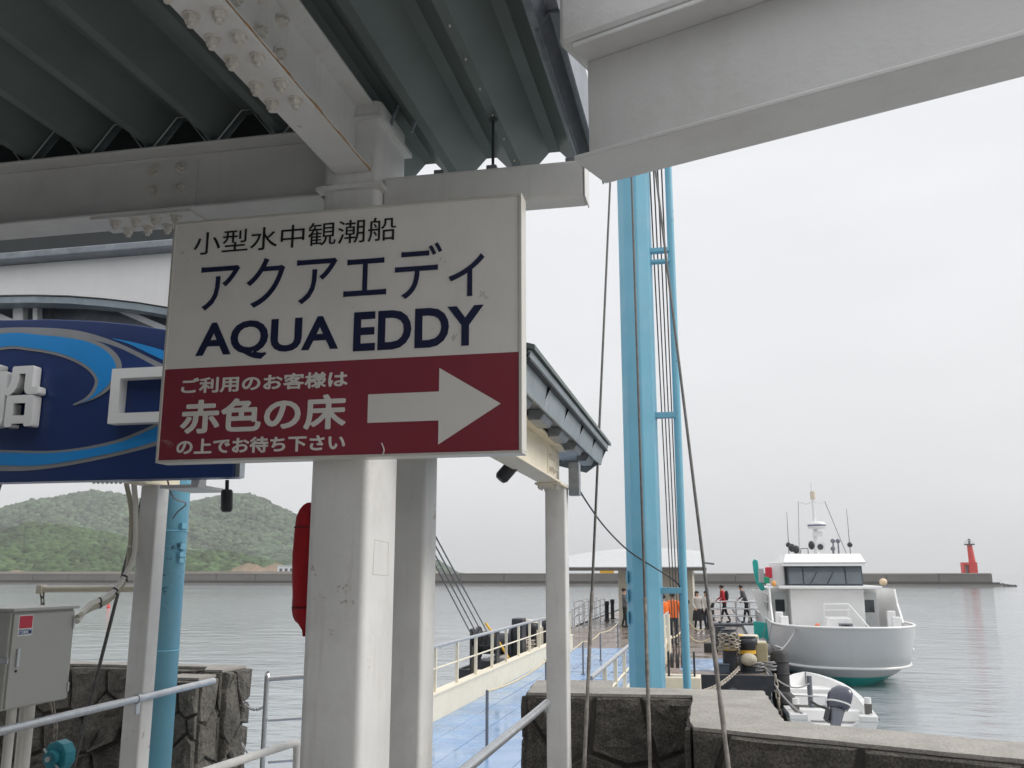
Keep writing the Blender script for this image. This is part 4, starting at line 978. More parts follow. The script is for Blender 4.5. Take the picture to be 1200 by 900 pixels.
# black cable sagging from the eave past the mast
pts = [at(676, 570, 5.75), at(690, 592, 6.6), at(705, 613, 7.5), at(722, 632, 8.3), at(740, 648, 8.78), at(765, 664, 8.8), at(790, 680, 8.95), at(800, 692, 9.0)]
rope_thing('black_cable', smooth_path(pts, 5), .007, 'thin black cable sagging from the eave across the blue mast', dark_steel, cat='cable', n=6)
# ================================================================ gangway to the pontoon
GZ = 1.21; GL, GR = -4.42, -1.48
gw = empty('gangway', ((GL + GR) / 2, 20, .6), 'gangway with blue painted deck and cream railings leading to the pontoon', 'gangway')
ncol, plen = 6, 5.2
w = (GR - GL) / ncol
rr = random.Random(11)
_pm = {}
for c in range(ncol):
    y = 10.9 - (c % 2) * 1.4 * 0; y1_ = y
    while y < 30:
        y1_ = min(y + (plen if (y > 11 or c % 2) else 1.6), 30.2)
        key = round(y1_ - y, 2)
        if key not in _pm:
            b = MB(); b.box(.004, w - .004, .003, key - .003, -.03, 0); _pm[key] = b.mesh('deck_panel', deck_blue)
        inst('deck_panel', _pm[key], gw, (GL + c * w, y, GZ + rr.uniform(-.004, .003)))
        y = y1_
MB().box(GL, GR, 10.9, 30.2, GZ - .12, GZ - .035).build('deck_frame', hull_black, gw)
MB().prism([(-3.55, 6.3, FLOOR - .03), (-1.3, 6.3, FLOOR - .03), (-1.6, 10.88, GZ + .01), (-3.3, 10.88, GZ + .01)], (0, 0, .02)).build('ramp_plate', deck_blue, gw)
for X, s in ((GL, -1), (GR, 1)):
    MB().box(min(X, X + s * .14), max(X, X + s * .14), 10.9, 30.0, GZ - .25, GZ + .40).build('side_girder', cream_paint, gw, bevel=.01)
    MB().box(min(X - s * .03, X + s * .17), max(X - s * .03, X + s * .17), 10.9, 30.0, GZ + .4005, GZ + .425).build('girder_cap', cream_paint, gw)
    xx = X + s * .07
    b = MB(); b.cyl((xx, 10.9, GZ + 1.13), (xx, 30, GZ + 1.13), .03, n=10); b.build('top_rail', galv, gw)
    b = MB(); b.cyl((xx, 10.9, GZ + .78), (xx, 30, GZ + .78), .016, n=8); b.build('mid_rail', cream_paint, gw)
    me = MB().box(-.025, .025, -.025, .025, 0, .69).mesh('post', cream_paint)
    y = 11.0
    while y < 30:
        inst('post', me, gw, (xx, y, GZ + .4255)); y += 1.35
# rope guide along the deck
pm_ = MB(); pm_.cyl((0, 0, 0), (0, 0, .75), .022, n=8); pm_.cyl((0, 0, 0), (0, 0, .01), .06, n=10)
pm_ = pm_.mesh('stanchion', rubber_grey)
ys_ = [12.7, 17.3, 22.3, 25.8, 30.6]
nm = ['nearest', 'second nearest', 'third', 'fourth', 'farthest']
for k, y in enumerate(ys_):
    o = inst('rope_stanchion', pm_, None, (-3.05, y, GZ + .005))
    tag(o, f'thin grey rope stanchion on the blue gangway deck, {nm[k]} from the walkway', 'stanchion', 'rope stanchions on the gangway')
for k in range(len(ys_) - 1):
    rope_thing('guide_rope', sag((-3.05, ys_[k], GZ + .74), (-3.05, ys_[k + 1], GZ + .74), .07, 10), .014, f'pale guide rope hung between the {nm[k]} and {nm[k + 1]} gangway stanchions', rope_mat, 'guide ropes on the gangway', 'rope', 6)
# lifting beam and sheaves at the outer end
lb2 = empty('lifting_beam', (-2.9, 21.6, .9), 'cream lifting beam with sheave blocks under the outer gangway end', 'beam')
MB().box(GR + .18, -.35, 21.2, 22.0, .75, 1.30).build('box_beam', cream_paint, lb2, bevel=.01)
MB().box(-5.5, GL - .18, 21.2, 22.0, .75, 1.30).build('box_beam', cream_paint, lb2, bevel=.01)
for P in (shR, shL):
    b = MB()
    for k in range(4): b.cyl((P.x - .2 + k * .12, P.y, P.z), (P.x - .13 + k * .12, P.y, P.z), .16, n=14)
    b.build('sheaves', dark_steel, lb2)
    b = MB(); b.box(P.x - .26, P.x - .22, P.y - .14, P.y + .14, 1.301, P.z + .2); b.box(P.x + .30, P.x + .34, P.y - .14, P.y + .14, 1.301, P.z + .2); b.build('cheek_plates', dark_steel, lb2)

# ================================================================ pontoon
PZ = 1.16; PX0, PX1, PY0, PY1 = -6.2, 1.2, 22.9, 66
pn = empty('floating_pontoon', (-2.5, 40, 0), 'long floating pontoon with wet brown deck and black sides', 'pontoon')
MB().box(PX0, PX1, PY0, PY1, -.5, PZ - .06).build('hull', hull_black, pn)
npl = 24; lw_ = (PY1 - PY0) / npl
for k in range(npl):
    for j in range(3):
        a = PX0 + j * (PX1 - PX0) / 3
        MB().box(a + .01, a + (PX1 - PX0) / 3 - .01, PY0 + k * lw_ + .01, PY0 + (k + 1) * lw_ - .01, PZ - .058, PZ + rr.uniform(-.004, .004)).build('deck_panel', deck_brown, pn)
MB().box(PX0 - .06, PX1 + .06, PY0 - .08, PY0 - .0, PZ - .3, PZ + .05).build('edge_beam', hull_black, pn)
MB().box(PX1, PX1 + .08, PY0, PY1, PZ - .3, PZ + .05).build('edge_beam', hull_black, pn)
MB().box(PX0 - .08, PX0, PY0, PY1, PZ - .3, PZ + .05).build('edge_beam', hull_black, pn)
for x in (.35, ):
    b = MB(); b.prism([(x + .2 * math.cos(a), PY0 - .083, .62 + (.32 * math.sin(a) if math.sin(a) > 0 else -.3)) for a in [math.pi * k / 8 for k in range(9)]] , (0, .01, 0)); b.build('hatch_mark', rubber_grey, pn)
# blue painted strip on the deck near the gangway foot
MB().box(-.9, .55, 24.2, 27.5, PZ + .0042, PZ + .012).build('blue_mat', deck_blue, pn)

# shelter on the pontoon
sh = empty('pontoon_shelter', (-2.6, 46, PZ), 'cream shelter with a low white curved roof on the pontoon', 'shelter')
SYf = 45.0
xa, xb = at(725, 700, SYf).x, at(741, 700, SYf).x
MB().box(xa, xb - .0, SYf, SYf + 5, PZ, 3.72).build('wall', shelter_wall, sh)
xc, xd = at(768, 700, SYf).x, at(812, 700, SYf).x
MB().box(xc, xd, SYf + .4, SYf + 5, PZ, 3.72).build('wall', shelter_wall, sh)
dr_ = MB(); dr_.box(at(789, 700, SYf).x, at(809, 700, SYf).x, SYf + .36, SYf + .3995, PZ, at(800, 680, SYf).z); dr_ = dr_.build('door', shelter_wall, sh, bevel=.01)
MB().box(at(806, 700, SYf).x, at(807.5, 700, SYf).x, SYf + .32, SYf + .3595, 2.15, 2.3).build('handle', dark_steel, dr_)
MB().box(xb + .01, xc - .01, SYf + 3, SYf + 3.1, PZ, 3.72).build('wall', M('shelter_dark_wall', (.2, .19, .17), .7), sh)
rx0, rx1 = at(657, 667, SYf - 1.4).x, at(824, 667, SYf - 1.4).x
rings = []
for k in range(17):
    t = k / 16; x = rx0 + (rx1 - rx0) * t; z = 3.80 + .62 + .30 * (1 - abs((t - .56) / .58) ** 2.0)
    zr = 3.80 + (z - 3.80) * 1.12; rings.append([(x, SYf - 1.4, 3.84), (x, SYf + 1.2, 3.84 + (zr - 3.84) * .8), (x, SYf + 3.6, zr), (x, SYf + 6.5, 3.9), (x, SYf + 6.5, 3.76), (x, SYf - 1.4, 3.76)])
b = MB(); b.loft(rings, False, closed=True, cap0=True, cap1=True); b.build('roof', shelter_roof, sh)
MB().box(rx0 - .1, rx1 + .15, SYf - 1.55, SYf - 1.405, 3.66, 3.80).build('eave_gutter', M('eave_dark', (.12, .11, .1), .6), sh)
b = MB(); p, q = at(812, 658, SYf), at(837, 661, SYf); b.bar(p, q, .3, .08); b.build('awning_arm', rubber_grey, sh)
b = MB(); p = at(712, 667, SYf - 1.5); b.box(p.x - .35, p.x + .3, SYf - 1.6, SYf - 1.552, 3.55, 3.66); b.build('yellow_plate', yellow, sh)

# pontoon furniture ------------------------------------------------------------
def bollard(x, y, h, r, label, band_=None, grp='black mooring bollards'):
    o = empty('mooring_bollard', (x, y, PZ), label, 'bollard', grp)
    b = MB(); b.tube([(x, y, PZ + .004), (x, y, PZ + h * .8), (x, y, PZ + h * .82), (x, y, PZ + h), (x, y, PZ + h + .02)], [r, r, r * 1.25, r * 1.25, r * .6], 14); b.build('post', hull_black, o)
    if band_:
        b = MB(); b.cyl((x, y, PZ + h * .55), (x, y, PZ + h * .66), r * 1.05, n=14); b.build('band', band_, o)
        b = MB(); b.cyl((x, y, PZ + h + .02), (x, y, PZ + h + .05), r * 1.1, n=14); b.build('cap', hull_black, o)
    b = MB(); b.cyl((x, y, PZ + .004), (x, y, PZ + .03), r * 1.7, n=14); b.build('base', hull_black, o)
    return o
for u, v, h, lab in ((711.5, 727, .95, 'black bollard on the far left pontoon edge, left of a pair'), (718, 725, 1.0, 'black bollard on the far left pontoon edge, right of a pair')):
    p = atZ(u, v, PZ); bollard(p.x, p.y, h, .10, lab)
p = atZ(835, 727, PZ); bollard(p.x, p.y, .95, .11, 'dark bollard at far pontoon edge left of the red-jacketed person')
for u, v, h, r, lab in ((856, 789, .98, .17, 'yellow-banded black mooring bollard wrapped in chain at the pontoon corner, left one'), (877, 788, .80, .20, 'yellow-banded black mooring bollard at the pontoon corner, right one')):
    p = atZ(u, v, PZ); bollard(p.x, p.y, h, r, lab, yellow, 'yellow-banded bollards')
LKB = link_mesh(.045, .042, .018, M('pale_chain', (.42, .38, .32), .6, metal=.3, var=.5, vscale=9, dirt=.5, dirtcol=(.16, .09, .05), dscale=7))
# chain coiled on the bollards: helical path
for u, v, h0, h1, r, lab in ((856, 789, .55, .95, .22, 'heavy chain coiled round the left yellow-banded bollard'), (867, 786, .08, .75, .16, 'heap of heavy chain between the yellow-banded bollards')):
    p = atZ(u, v, PZ); n = 46; rr = random.Random(u)
    chain('coiled_chain', [(p.x + (r + rr.uniform(-.03, .03)) * math.cos(k * .75), p.y - .02 + (r + rr.uniform(-.03, .03)) * math.sin(k * .75), PZ + h0 + (h1 - h0) * k / n) for k in range(n)], lab, .13, LKB, 'chains at the pontoon corner')
a, c = at(818, 807, 20.6), at(866, 783, 23.6)
chain('mooring_chain', sag(at(800, 814, 18.5), c, .16), 'heavy pale chain slung from the quay up to the pontoon corner', .13, LKB, 'chains at the pontoon corner')
# yellow and cream lumps, boxes
p = atZ(862, 786, PZ)
o = empty('float_pile', (p.x, p.y + .6, PZ), 'orange and yellow float lying on top of the chained bollard', 'float')
q = at(853, 743, 24.2); b = MB(); b.ball(q, .16, .14, .10, 10, 6); b.build('orange_float', M('float_orange', (.75, .28, .04), .5, var=.2), o)
q = at(862, 746, 24.3); b = MB(); b.ball(q, .22, .14, .07, 10, 6); b.build('yellow_float', yellow, o)
q = at(874, 752, 25.4); o = empty('cream_box', (q.x, 25.4, PZ), 'cream plastic box standing behind the yellow-banded bollards', 'box')
MB().box(q.x - .32, q.x + .30, 25.2, 25.8, PZ + .01, q.z + .10).build('body', M('cream_plastic', (.58, .5, .36), .5), o, bevel=.03)
MB().box(q.x - .34, q.x + .32, 25.18, 25.82, q.z + .101, q.z + .16).build('lid', M('cream_lid', (.66, .6, .48), .5), o, bevel=.02)
q = at(893, 763, 24.4); b = MB(); b.box(q.x - .15, q.x + .13, 24.3, 24.7, PZ + .01, q.z + .21); 
tag(b.build('yellow_crate', M('dull_yellow', (.42, .36, .22), .5), bevel=.03), 'dull yellow crate beside the big black fender', 'crate')
q = at(877, 772, 24.0); b = MB(); b.ball((q.x, 23.8, q.z), .2, .2, .15, 12, 7); tag(b.build('canvas_bundle', M('canvas', (.5, .45, .36), .9, var=.3, vscale=8, bump=.5, bscale=12)), 'beige canvas bundle on the right yellow-banded bollard', 'bundle')
p = atZ(833, 765, PZ); b = MB(); b.box(p.x - .2, p.x + .22, p.y, p.y + .4, PZ + .005, PZ + .28); tag(b.build('black_box', rubber, bevel=.02), 'small black box on the wet pontoon deck', 'box')
# grey rope coils near the corner
for k, (u, v, lab) in enumerate(((885, 787, 'grey rope coil at the pontoon corner, left'), (900, 786, 'grey rope coil at the pontoon corner, right'))):
    p = atZ(u, v, PZ); b = MB(); n = 60
    b.tube([(p.x + (.14 + .07 * math.sin(j * .9)) * math.cos(j * .63), p.y - .2 + (.14 + .07 * math.sin(j * .9)) * math.sin(j * .63), PZ + .03 + j * .0035) for j in range(n)], .022, 5)
    tag(b.build('rope_coil', rope_grey), lab, 'rope', 'rope coils')
# more deck gear around the corner: crates, nets and coiled lines
for k, (u, v, Y, sx, sz, cc, lab) in enumerate(((868, 770, 26.6, .28, .34, (.22, .23, .25), 'grey plastic crate among the chains at the pontoon corner'), (884, 757, 27.6, .34, .42, (.42, .40, .36), 'pale box behind the chains at the pontoon corner'), (846, 776, 25.0, .18, .2, (.05, .07, .10), 'dark small box left of the chained bollard'))):
    q = atZ(u, v + 14, PZ); o = empty('gear_crate', (q.x, q.y, PZ), lab, 'crate', 'gear crates at the pontoon corner')
    MB().box(q.x - sx, q.x + sx, q.y, q.y + .4, PZ + .006, PZ + sz).build('body', M('crate_%d' % k, cc, .6, var=.2), o, bevel=.015)
    MB().box(q.x - sx - .015, q.x + sx + .015, q.y - .015, q.y + .415, PZ + sz + .0005, PZ + sz + .035).build('rim', M('crate_rim_%d' % k, tuple(c * 1.25 for c in cc), .6), o, bevel=.01)
# fenders on the pontoon's right side
for k, (y, h, z, lab) in enumerate(((24.6, 1.15, 1.0, 'big black rubber fender standing at the pontoon corner'), (23.3, .95, .25, 'black rubber fender hung low in front of the dinghy'))):
    o = empty('rubber_fender', (PX1 + .3, y, z - .5), lab, 'fender', 'black fenders')
    b = MB(); b.tube([(PX1 + .33, y, z - h / 2 - .2), (PX1 + .33, y, z - h / 2), (PX1 + .33, y, z + h / 2), (PX1 + .33, y, z + h / 2 + .08)], [.14, .22, .22, .14], 16); b.build('body', rubber, o)
    for j in range(4):
        zz = z - h / 2 + .1 + j * h / 4; b = MB(); b.tube([(PX1 + .33 + .225 * math.cos(2 * math.pi * q / 16), y + .225 * math.sin(2 * math.pi * q / 16), zz) for q in range(16)], .02, 5, closed=True); b.build('rib', rubber, o)
chain('fender_chain', [(PX1 + .12, 23.05, 1.15), (PX1 + .16, 22.95, .6), (PX1 + .2, 22.95, .0)], 'rusty chain hanging down the black fender', .13, LKB, 'chains at the pontoon corner')
for k, (y, lab) in enumerate(((29, 'tyre fender on the pontoon side nearest the dinghy bow'), (33, 'tyre fender on the pontoon side beside the white boat bow'))):
    b = MB(); b.tube([(PX1 + .2, y + .38 * math.cos(2 * math.pi * q / 18), .75 + .38 * math.sin(2 * math.pi * q / 18)) for q in range(18)], .13, 8, closed=True); tag(b.build('tyre_fender', rubber), lab, 'tyre', 'tyre fenders')
# left side group seen through the gangway fence
o = empty('mooring_winch', (-5.4, 23.6, PZ), 'black mooring winch with wire drums seen through the gangway railing', 'winch')
b = MB(); b.box(-5.9, -5.0, 23.2, 24.2, PZ + .004, PZ + .22); b.build('bed', hull_black, o)
b = MB(); b.cyl((-5.85, 23.6, PZ + .62), (-5.05, 23.6, PZ + .62), .26, n=18); b.build('drum', hull_black, o)
for x in (-5.9, -5.03):
    b = MB(); b.cyl((x - .03, 23.6, PZ + .62), (x + .03, 23.6, PZ + .62), .42, n=20); b.build('flange', hull_black, o)
b = MB(); b.box(-5.0, -4.72, 23.4, 23.9, PZ + .004, PZ + 1.25); b.build('motor_box', hull_black, o, bevel=.03)
b = MB(); b.tube([(-5.6, 23.1, PZ + 1.15), (-5.2, 23.1, PZ + .62), (-4.9, 23.1, PZ + .15)], .03, 6); b.build('lever', yellow, o)
for x, y, h, lab in ((-5.2, 27.0, .95, 'black bollard left of the gangway with cream top, nearer one'), (-4.95, 28.6, .95, 'black bollard left of the gangway, farther one')):
    o = bollard(x, y, h, .17, lab); b = MB(); b.cyl((x, y, PZ + h + .02), (x, y, PZ + h + .10), .19, n=14); b.build('cap', cream_paint, o)
p = Vector((-5.1, 25.4, PZ)); n = 40; rr = random.Random(9)
chain('coiled_chain', [(p.x + (.32 + rr.uniform(-.08, .08)) * math.cos(k * .8), p.y + (.32 + rr.uniform(-.08, .08)) * math.sin(k * .8), PZ + .06 + .55 * k / n) for k in range(n)], 'pile of pale chain left of the gangway railing', .13, LKB, 'chains left of the gangway')
q = at(637, 738, 31); b = MB(); b.box(q.x - .3, q.x + .35, 31, 31.6, PZ + .005, q.z + .1); tag(b.build('cream_locker', cream_paint, bevel=.02), 'cream locker on the pontoon beyond the gangway railing', 'locker')
# tubular rails on the far left of the pontoon
for k, (u0, v0, u1, v1, lab) in enumerate(((671, 752, 690, 731, 'stainless pontoon rail left of the gangway foot, near one'), (690, 737, 709, 727, 'stainless pontoon rail beside the far bollards'), (673, 735, 699, 722, 'stainless pontoon rail at the far left edge'))):
    a, c = atZ(u0, v0, PZ), atZ(u1, v1, PZ); o = empty('pontoon_rail', (a.x, a.y, PZ), lab, 'railing', 'stainless pontoon rails')
    for zz in (.45, .8, 1.1):
        b = MB(); b.cyl((a.x, a.y, PZ + zz), (c.x, c.y, PZ + zz), .025, n=6); b.build('rail', stainless, o)
    for t in (0, .34, .67, 1):
        x, y = a.x + (c.x - a.x) * t, a.y + (c.y - a.y) * t; b = MB(); b.cyl((x, y, PZ + .004), (x, y, PZ + 1.1), .028, n=6); b.build('post', stainless, o)
# barrier ropes on the right of the gangway foot
for k, (a, c, lab) in enumerate(((at(783, 748, 30), at(806, 727, 36), 'pale barrier rope beside the people in orange'), (at(806, 727, 36), at(826, 737, 36), 'pale barrier rope below the woman in the pale jacket'), (at(806, 744, 33), at(832, 748, 33), 'pale barrier rope low over the wet deck'))):
    rope_thing('barrier_rope', sag(a, c, .18, 10), .03, lab, rope_mat, 'barrier ropes', 'rope', 6)
for k, u in enumerate((779, 784.5)):
    p = atZ(u, 778 - k * 4, PZ); b = MB(); b.cyl((p.x, p.y, PZ + .004), (p.x, p.y, PZ + 1.25), .05, n=8)
    tag(b.build('barrier_post', cream_paint), f'cream barrier post just right of the tall blue mast, {"near" if k == 0 else "far"} one', 'post', 'barrier posts')
# boarding plank with rails to the boat
o = empty('boarding_plank', (1.0, 45.6, PZ), 'short boarding plank with stainless rails beside the boat', 'gangplank')
BPZ = PZ + .12
MB().box(-.4, 2.3, 44.9, 46.5, BPZ - .08, BPZ).build('plank', rubber_grey, o)
for y in (44.9, 46.5):
    for zz in (.35, .68, 1.0):
        b = MB(); b.tube([(-.4, y, BPZ + zz - .1), (.6, y, BPZ + zz), (2.2, y, BPZ + zz - .05)], .03, 6); b.build('rail', stainless, o)
    for x in (-.4, .3, 1.0, 1.6, 2.2):
        b = MB(); b.cyl((x, y, BPZ - .005), (x, y, BPZ + .97), .03, n=6); b.build('post', stainless, o)
b = MB(); p = atZ(845, 762, PZ); b.cyl((p.x, p.y, PZ), (p.x, p.y, at(845, 734, p.y).z), .16, n=12); tag(b.build('dark_pile', hull_black), 'dark round post below the boarding plank', 'post')
# mooring ropes at the dinghy
rope_thing('mooring_rope', sag((1.15, 23.3, 1.25), at(940, 836, 21.9), .12, 12), .022, 'pale mooring rope slanting from the pontoon to the dinghy stern', rope_grey, 'mooring ropes', 'rope', 6)
rope_thing('mooring_rope', sag((1.15, 23.6, 1.3), at(950, 800, 25.0), .25, 12), .02, 'grey mooring rope from the pontoon to the dinghy post', rope_grey, 'mooring ropes', 'rope', 6)
rope_thing('mooring_rope', sag((1.15, 24.0, 1.3), at(927, 823, 23.2), .3, 12), .02, 'slack mooring rope along the dinghy side', rope_grey, 'mooring ropes', 'rope', 6)
# small red buoy on the water
p = atZ(127, 712, 0); b = MB(); b.ball((p.x, p.y, .05), .22, .22, .2, 10, 6); b.tube([(p.x, p.y, .2), (p.x, p.y, .5)], [.12, .04], 8)
tag(b.build('marker_buoy', M('buoy_red', (.6, .05, .03), .5)), 'small red buoy floating on the water behind the hoses', 'buoy')
# ================================================================ people
def skin_body(verts, edges, root):
    me = bpy.data.meshes.new('person_body'); me.from_pydata([v[0] for v in verts], edges, [])
    o = bpy.data.objects.new('person_body', me); col.objects.link(o)
    sk = o.modifiers.new('skin', 'SKIN'); sk.use_smooth_shade = True
    for i, v in enumerate(verts):
        r = v[1]; me.skin_vertices[0].data[i].radius = r if isinstance(r, tuple) else (r, r)
    me.skin_vertices[0].data[root].use_root = True
    ss = o.modifiers.new('sub', 'SUBSURF'); ss.levels = 1; ss.render_levels = 1
    dg = bpy.context.evaluated_depsgraph_get(); dg.update()
    out = bpy.data.meshes.new_from_object(o.evaluated_get(dg)); bpy.data.objects.remove(o); bpy.data.meshes.remove(me)
    return out
def person(loc, heading, label, top, bottom, lean=0, stride=.16, arm=(0, 0), H=1.70, hairlen=.0, group='people on the pontoon', bag=None, vest=None):
    k = H / 1.70; V = []; E = []
    def add(p, r, par=None):
        V.append((Vector(p) * k, r if isinstance(r, tuple) else r)); 
        if par is not None: E.append((par, len(V) - 1))
        return len(V) - 1
    L = lambda z: lean * max(0, z - .95)          # forward lean (forward = -y)
    pel = add((0, 0, .96), (.165, .115)); wa = add((0, -L(1.12), 1.12), (.15, .105), pel); ch = add((0, -L(1.30), 1.30), (.175, .115), wa); uc = add((0, -L(1.42), 1.42), (.13, .09), ch)
    nk = add((0, -L(1.49), 1.49), .055, uc); jaw = add((0, -L(1.55) - .015, 1.545), (.06, .075), nk); hd_ = add((0, -L(1.61), 1.615), (.078, .098), jaw); cr = add((0, -L(1.67) + .01, 1.675), (.06, .075), hd_)
    for s, ar in ((-1, arm[0]), (1, arm[1])):
        sh_ = add((s * .185, -L(1.42), 1.41), .066, uc); el = add((s * .235, -L(1.15) - .12 * ar, 1.14 + .03 * ar), .05, sh_)
        wr = add((s * (.235 - .06 * ar), -L(1.0) - .10 - .27 * ar, .92 + .2 * ar), .034, el)
        ha = add((s * (.235 - .07 * ar), -L(.95) - .12 - .33 * ar, .85 + .2 * ar), (.022, .042), wr); fi = add((s * (.23 - .07 * ar), -L(.9) - .13 - .37 * ar, .775 + .22 * ar), (.014, .036), ha)
        add((s * (.20 - .07 * ar), -L(.95) - .17 - .35 * ar, .83 + .2 * ar), .014, ha)
    for s in (-1, 1):
        f = s * stride
        hi = add((s * .095, 0, .88), .10, pel); kn = add((s * .10, -f * .45 - .02, .50), .066, hi); an_ = add((s * .10, -f + (.06 if f < 0 else 0), .095), .045, kn)
        hl = add((s * .10, -f + .03, .045), .042, an_); add((s * .105, -f - .14, .035), (.045, .03), hl)
    me = skin_body(V, E, 0)
    me.materials.clear()
    for m in (top, bottom, skin, black_cloth, hair): me.materials.append(m)
    for p in me.polygons:
        z = p.center.z / k; p.use_smooth = True; ax = abs(p.center.x)/k
        if z > 1.475: p.material_index = 2
        elif z < .09: p.material_index = 3
        elif z < .93 and ax < .185 + 0: p.material_index = 1
        elif ax > .14 and p.center.y / k < -.10 - .22 * max(arm) and z < 1.15: p.material_index = 2 if z < .93 + .2 * max(arm) else 0
        else: p.material_index = 0 if z >= .90 or ax > .19 else 1
    o = bpy.data.objects.new('person', me); col.objects.link(o); o.location = loc; o.rotation_euler = (0, 0, heading)
    tag(o, label, 'person', group)
    def child(name, b, m):
        c = bpy.data.objects.new(name, b.mesh(name, m)); col.objects.link(c); c.parent = o; return c
    hy = -L(1.63)
    b = MB(); b.ball((0, hy * k + .022 * k, 1.655 * k), .098 * k, .108 * k, .088 * k, 12, 8)
    if hairlen: b.ball((0, hy * k + .06 * k, (1.60 - hairlen * .3) * k), .095 * k, .06 * k, (.08 + hairlen * .4) * k, 10, 7)
    child('hair', b, hair)
    b = MB(); b.ball((0, (hy - .10) * k, 1.61 * k), .012 * k, .018 * k, .02 * k, 6, 4); child('nose', b, skin)
    for s in (-1, 1):
        b = MB(); b.ball((s * .03 * k, (hy - .088) * k, 1.635 * k), .011 * k, .006 * k, .006 * k, 6, 4); child('eye', b, hair)
    if bag == 'backpack':
        b = MB(); b.ball((0, (-L(1.25) + .17) * k, 1.24 * k), .16 * k, .10 * k, .24 * k, 12, 8); child('backpack', b, black_cloth)
    if bag == 'shoulder':
        b = MB(); b.box(.20 * k, .30 * k, -.12 * k, .18 * k, .72 * k, .98 * k); child('bag', b, black_cloth)
    if vest:
        rings = []
        for z, rx, ry in ((.90, .19, .145), (1.05, .185, .14), (1.2, .185, .14), (1.34, .19, .14), (1.43, .16, .11), (1.47, .09, .085)):
            rings.append([((rx * math.cos(2 * math.pi * q / 16)) * k, (-L(z) + ry * math.sin(2 * math.pi * q / 16)) * k, z * k) for q in range(16)])
        b = MB(); b.loft(rings, True, closed=True); child('life_vest', b, vest)
    if bottom is black_cloth and hairlen:
        rings = []
        for z, rx in ((.97, .155), (.85, .20), (.6, .235), (.46, .25)):
            rings.append([(rx * math.cos(2 * math.pi * q / 16) * k, rx * .75 * math.sin(2 * math.pi * q / 16) * k, z * k) for q in range(16)])
        b = MB(); b.loft(rings, True, closed=True); child('skirt', b, black_cloth)
    return o
def foot(u, v, z=PZ + .004): p = atZ(u, v, z); return (p.x, p.y, z)
person(foot(732.5, 735.5), R(90), 'person in dark clothes standing by the shelter left of the blue mast', grey_cloth, black_cloth, arm=(.5, .3), stride=.05)
person(foot(778.5, 762), R(200), 'person in orange life vest half hidden by the blue mast', orange, navy_cloth, stride=.06, arm=(.4, .2), vest=orange)
person(foot(790, 756), R(165), 'person in orange jacket and navy trousers behind the hoisting ropes', orange, navy_cloth, stride=.08, arm=(.3, .5), vest=orange)
person(foot(818.5, 740), R(25), 'woman-like figure in pale jacket and long black skirt with a bag', pale_cloth, black_cloth, stride=.04, hairlen=.12, arm=(.5, .2), bag='shoulder', H=1.62)
bpy.context.scene.objects['person.003']['label'] = 'person in pale jacket and long black skirt with a bag'
person(foot(828.5, 738), R(-30), 'person in pale jacket half hidden by the slanting rope', pale_cloth, navy_cloth, stride=.05, arm=(.2, .2), H=1.6)
p = at(850, 731, 45.5); person((p.x, 45.5, BPZ), R(-80), 'person in red jacket with black backpack on the boarding plank', red_jacket, black_cloth, lean=.18, stride=.2, arm=(.7, .5), bag='backpack')
p = at(876, 731, 45.8); person((p.x, 45.8, BPZ), R(-80), 'person in dark grey jacket leaning forward on the boarding plank', grey_cloth, black_cloth, lean=.38, stride=.18, arm=(.8, .5))

# ================================================================ white passenger boat
BX, BYB = 4.2, 31.0
bo = empty('passenger_boat', (BX, BYB + 8, 0), 'white passenger boat moored bow toward the quay', 'boat')
SHEER = 1.86
def hb(y, y0, half, ln, pw):
    s = max(0, min(1, (y - y0) / ln)); return half * (1 - (1 - s) ** pw) ** (1 / pw)
stn = [31.0, 31.03, 31.1, 31.2, 31.35, 31.55, 31.8, 32.1, 32.5, 33, 33.6, 34.3, 35.2, 36.5, 39, 43, 47.5]
levels = [  # z, y of the stem, half beam, length of entry, power
    (SHEER, 31.0, 2.27, 3.4, 2.6), (1.45, 31.18, 2.25, 3.4, 2.6), (1.0, 31.4, 2.22, 3.5, 2.55), (.62, 31.62, 2.18, 3.6, 2.5), (.57, 31.68, 2.10, 3.7, 2.45), (.30, 32.0, 1.95, 4.4, 2.2), (.0, 32.35, 1.62, 5.4, 1.9), (-.6, 33.0, .9, 8, 1.5)]
def level_curve(z, y0, half, ln, pw):
    out = []
    for k in range(20):
        a = math.pi / 2 * k / 19
        out.append((half * math.sin(a) ** (2 / pw), y0 + ln * (1 - max(0, math.cos(a)) ** (2 / pw)), z))
    for y in (41.5, 44.5, 47.5): out.append((half, y, z))
    return out
_cv = [level_curve(*l) for l in levels]
sec = []
for k in range(len(_cv[0])):
    left = [(BX - c[k][0], c[k][1], c[k][2]) for c in _cv]
    sec.append(left + [(2 * BX - x, y, z) for x, y, z in left][::-1])
NL = len(levels)
def hull_part(name, i0, i1, m):
    b = MB()
    b.loft([s[i0:i1 + 1] for s in sec], True); b.loft([s[2 * NL - 1 - i1:2 * NL - i0] for s in sec], True)
    return b.build(name, m, bo)
hull_part('hull', 0, 5, boat_hull); 
hull_part('teal_bottom', 5, NL - 1, teal)
b = MB(); b.add([sec[-1][k] for k in range(2 * NL)], [tuple(range(2 * NL))]); b.build('transom', boat_hull, bo)
